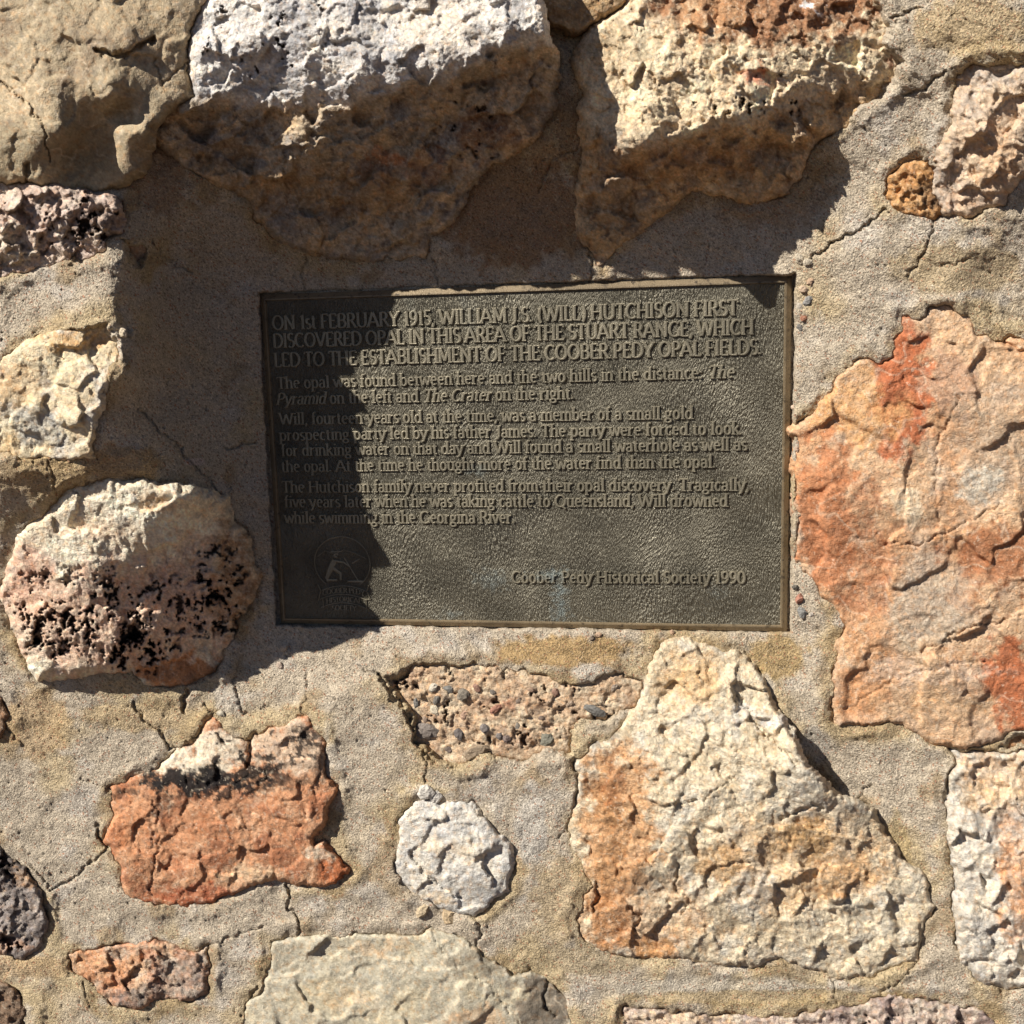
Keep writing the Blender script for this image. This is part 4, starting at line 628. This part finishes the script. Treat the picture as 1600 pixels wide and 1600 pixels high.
def text_strokes(txt, x0, z0, x1, z1, cap, italic=()):
    """fit a line of text between two points (metres)"""
    adv = sum(G[ch][0]+.035 for ch in txt); L = math.hypot(x1-x0, z1-z0); ex = (x1-x0)/L; ez = (z1-z0)/L; sx = L/adv; out = []; cur = 0
    for k, ch in enumerate(txt):
        a, ss, se = G[ch]; it = .22 if any(i0 <= k < i1 for i0, i1 in italic) else 0
        allp = [(s_, 0) for s_ in ss]+[([(u-.13, v), (u+.13, v)], 1) for u, v in se]
        for pts, isf in allp:
            q = np.array([((cur+u)*sx+it*v*cap, v*cap) for u, v in pts]); tt = np.gradient(q, axis=0) if len(q) > 1 else q*0+1
            vert = np.abs(tt[:, 1])/(np.linalg.norm(tt, axis=1)+1e-12)
            w = cap*(.135+.15*vert**1.2) if not isf else np.full(len(q), cap*.115)
            out.append((np.stack([x0+q[:, 0]*ex-q[:, 1]*ez, z0+q[:, 0]*ez+q[:, 1]*ex], 1), w))
        cur += a+.035
    return out
LN = [('ON 1st FEBRUARY 1915, WILLIAM J.S. (WILL) HUTCHISON FIRST', 427, 515, 1154, 492, 21.5, ()), ('DISCOVERED OPAL IN THIS AREA OF THE STUART RANGE, WHICH', 428, 543, 1178, 522, 21.5, ()),
      ('LED TO THE ESTABLISHMENT OF THE COOBER PEDY OPAL FIELDS.', 430, 573, 1191, 553, 21.5, ()), ('The opal was found between here and the two hills in the distance: The', 434, 607, 1147, 590, 17.5, ((67, 70),)),
      ('Pyramid on the left and The Crater on the right.', 433, 632, 898, 623, 17.5, ((0, 7), (24, 34))), ('Will, fourteen years old at the time, was a member of a small gold', 438, 663, 1084, 654, 17.5, ()),
      ('prospecting party led by his father James. The party were forced to look', 438, 688, 1157, 678, 17.5, ()), ('for drinking water on that day and Will found a small waterhole as well as', 441, 712, 1168, 703, 17.5, ()),
      ('the opal. At the time he thought more of the water find than the opal.', 441, 737, 1119, 730, 17.5, ()), ('The Hutchison family never profited from their opal discovery. Tragically,', 442, 769, 1171, 766, 17.5, ()),
      ('five years later when he was taking cattle to Queensland, Will drowned', 446, 792, 1138, 791, 17.5, ()), ('while swimming in the Georgina River.', 446, 817, 806, 817, 17.5, ()), ('Coober Pedy Historical Society 1990', 800, 910, 1166, 911, 18, ())]
for txt, xa, ya, xb, yb, cap, it in LN:
    a = P(xa, ya, -2.5); b = P(xb, yb, -2.5); za = (a[2]+b[2])/2
    k = (b[0]-a[0])/abs(xb-xa)   # metres per photo pixel here
    o = strokes_to_mesh(text_strokes(txt, float(a[0]), float(a[2]), float(b[0]), float(b[2]), cap*float(k), it), fz+.6*S, fz-2.9*S, 'text_line', M_letter)
    o['label'] = 'raised line reading "%s"' % txt
# emblem: ring, kneeling prospector with hills, scroll of three lines
ec = P(535, 880, -2.5); ex0, ez0 = float(ec[0]), float(ec[2]); u = S*.98
em = []
def es(pts, w): em.append(([(ex0+x*u, ez0+y*u) for x, y in pts], [w*u]*len(pts)))
es(Ar(0, 0, 50, 47, -52, 232, 40), 2.2); es([(-46, -38)]+Ar(0, -170, 110, 130, 112, 68, 14)+[(46, -38)], 2.2)
es(Ar(-2, -185, 110, 130, 112, 68, 14), 2.0); es(Ar(-2, -200, 108, 130, 112, 68, 14), 2.0)
es([(-42, -50), (-46, -66), (-38, -64), (-38, -80)], 2); es([(42, -50), (48, -64), (40, -64), (40, -80)], 2)
es([(-44, 12), (-30, 22), (-12, 16), (4, 24), (24, 18), (44, 8)], 1.8)
emo = strokes_to_mesh(em, fz+.6*S, fz-1.8*S, 'emblem', M_letter); emo['label'] = 'round badge with a kneeling miner above a lettered scroll'
fg = []
def fs_(pts, w): fg.append(([(ex0+x*u, ez0+y*u) for x, y in pts], [q*u for q in w]))
fs_([(-30, -28), (-22, -10), (-14, 6)], [8, 12, 11]); fs_([(-30, -30), (-10, -30)], [6, 5]); fs_([(-18, -8), (-4, -18), (-4, -30)], [8, 7, 5]); fs_(Ar(-10, 14, 3, 3, 0, 300, 8), [5]*8)
fs_([(-20, 20), (0, 21)], [3, 3]); fs_([(-14, 4), (2, 2), (14, -6)], [5, 4, 4]); fs_([(4, 10), (28, -32)], [2.6, 2.6]); fs_([(18, 0), (32, 8)], [3.4, 2.4]); fs_([(8, -32), (36, -32)], [4, 5])
strokes_to_mesh(fg, fz+.6*S, fz-1.3*S, 'figure', M_letter, None)['label'] = 'kneeling miner with a pick inside the badge'
for txt, y0, hw in (('COOBER PEDY', -50, 38), ('HISTORICAL', -66, 32), ('SOCIETY', -81, 22)):
    st = text_strokes(txt, ex0-hw*u, ez0+(y0-2)*u, ex0+hw*u, ez0+(y0-2)*u, 9*u)
    st = [(np.stack([p[:, 0], p[:, 1]-((p[:, 0]-ex0)/u)**2/270*u], 1), w) for p, w in st]
    strokes_to_mesh(st, fz+.6*S, fz-2.0*S, 'text_line', M_letter)['label'] = 'small curved word "%s" on the badge scroll' % txt
# ------------------------------------------------------------ ground in front of the wall (bounces the light)
mg, t, b = newmat('sandy_ground'); tc = N(t, 'ShaderNodeTexCoord'); nn = N(t, 'ShaderNodeTexNoise', Scale=3.0, Detail=8.0); t.links.new(tc.outputs['Object'], nn.inputs['Vector'])
t.links.new(ramp(t, nn.outputs[0], [(.3, (.05, .029, .018)), (.7, (.08, .046, .028))]), b.inputs['Base Color']); b.inputs['Roughness'].default_value = .95
bu = N(t, 'ShaderNodeBump', Strength=.6, Distance=.01); t.links.new(nn.outputs[0], bu.inputs['Height']); t.links.new(bu.outputs[0], b.inputs['Normal'])
gr = mesh('ground', np.array([(-60, -60, 0), (60, -60, 0), (60, 60, 0), (-60, 60, 0)], float), [(0, 1, 2, 3)], mg, None, None, False); gr['kind'] = 'structure'
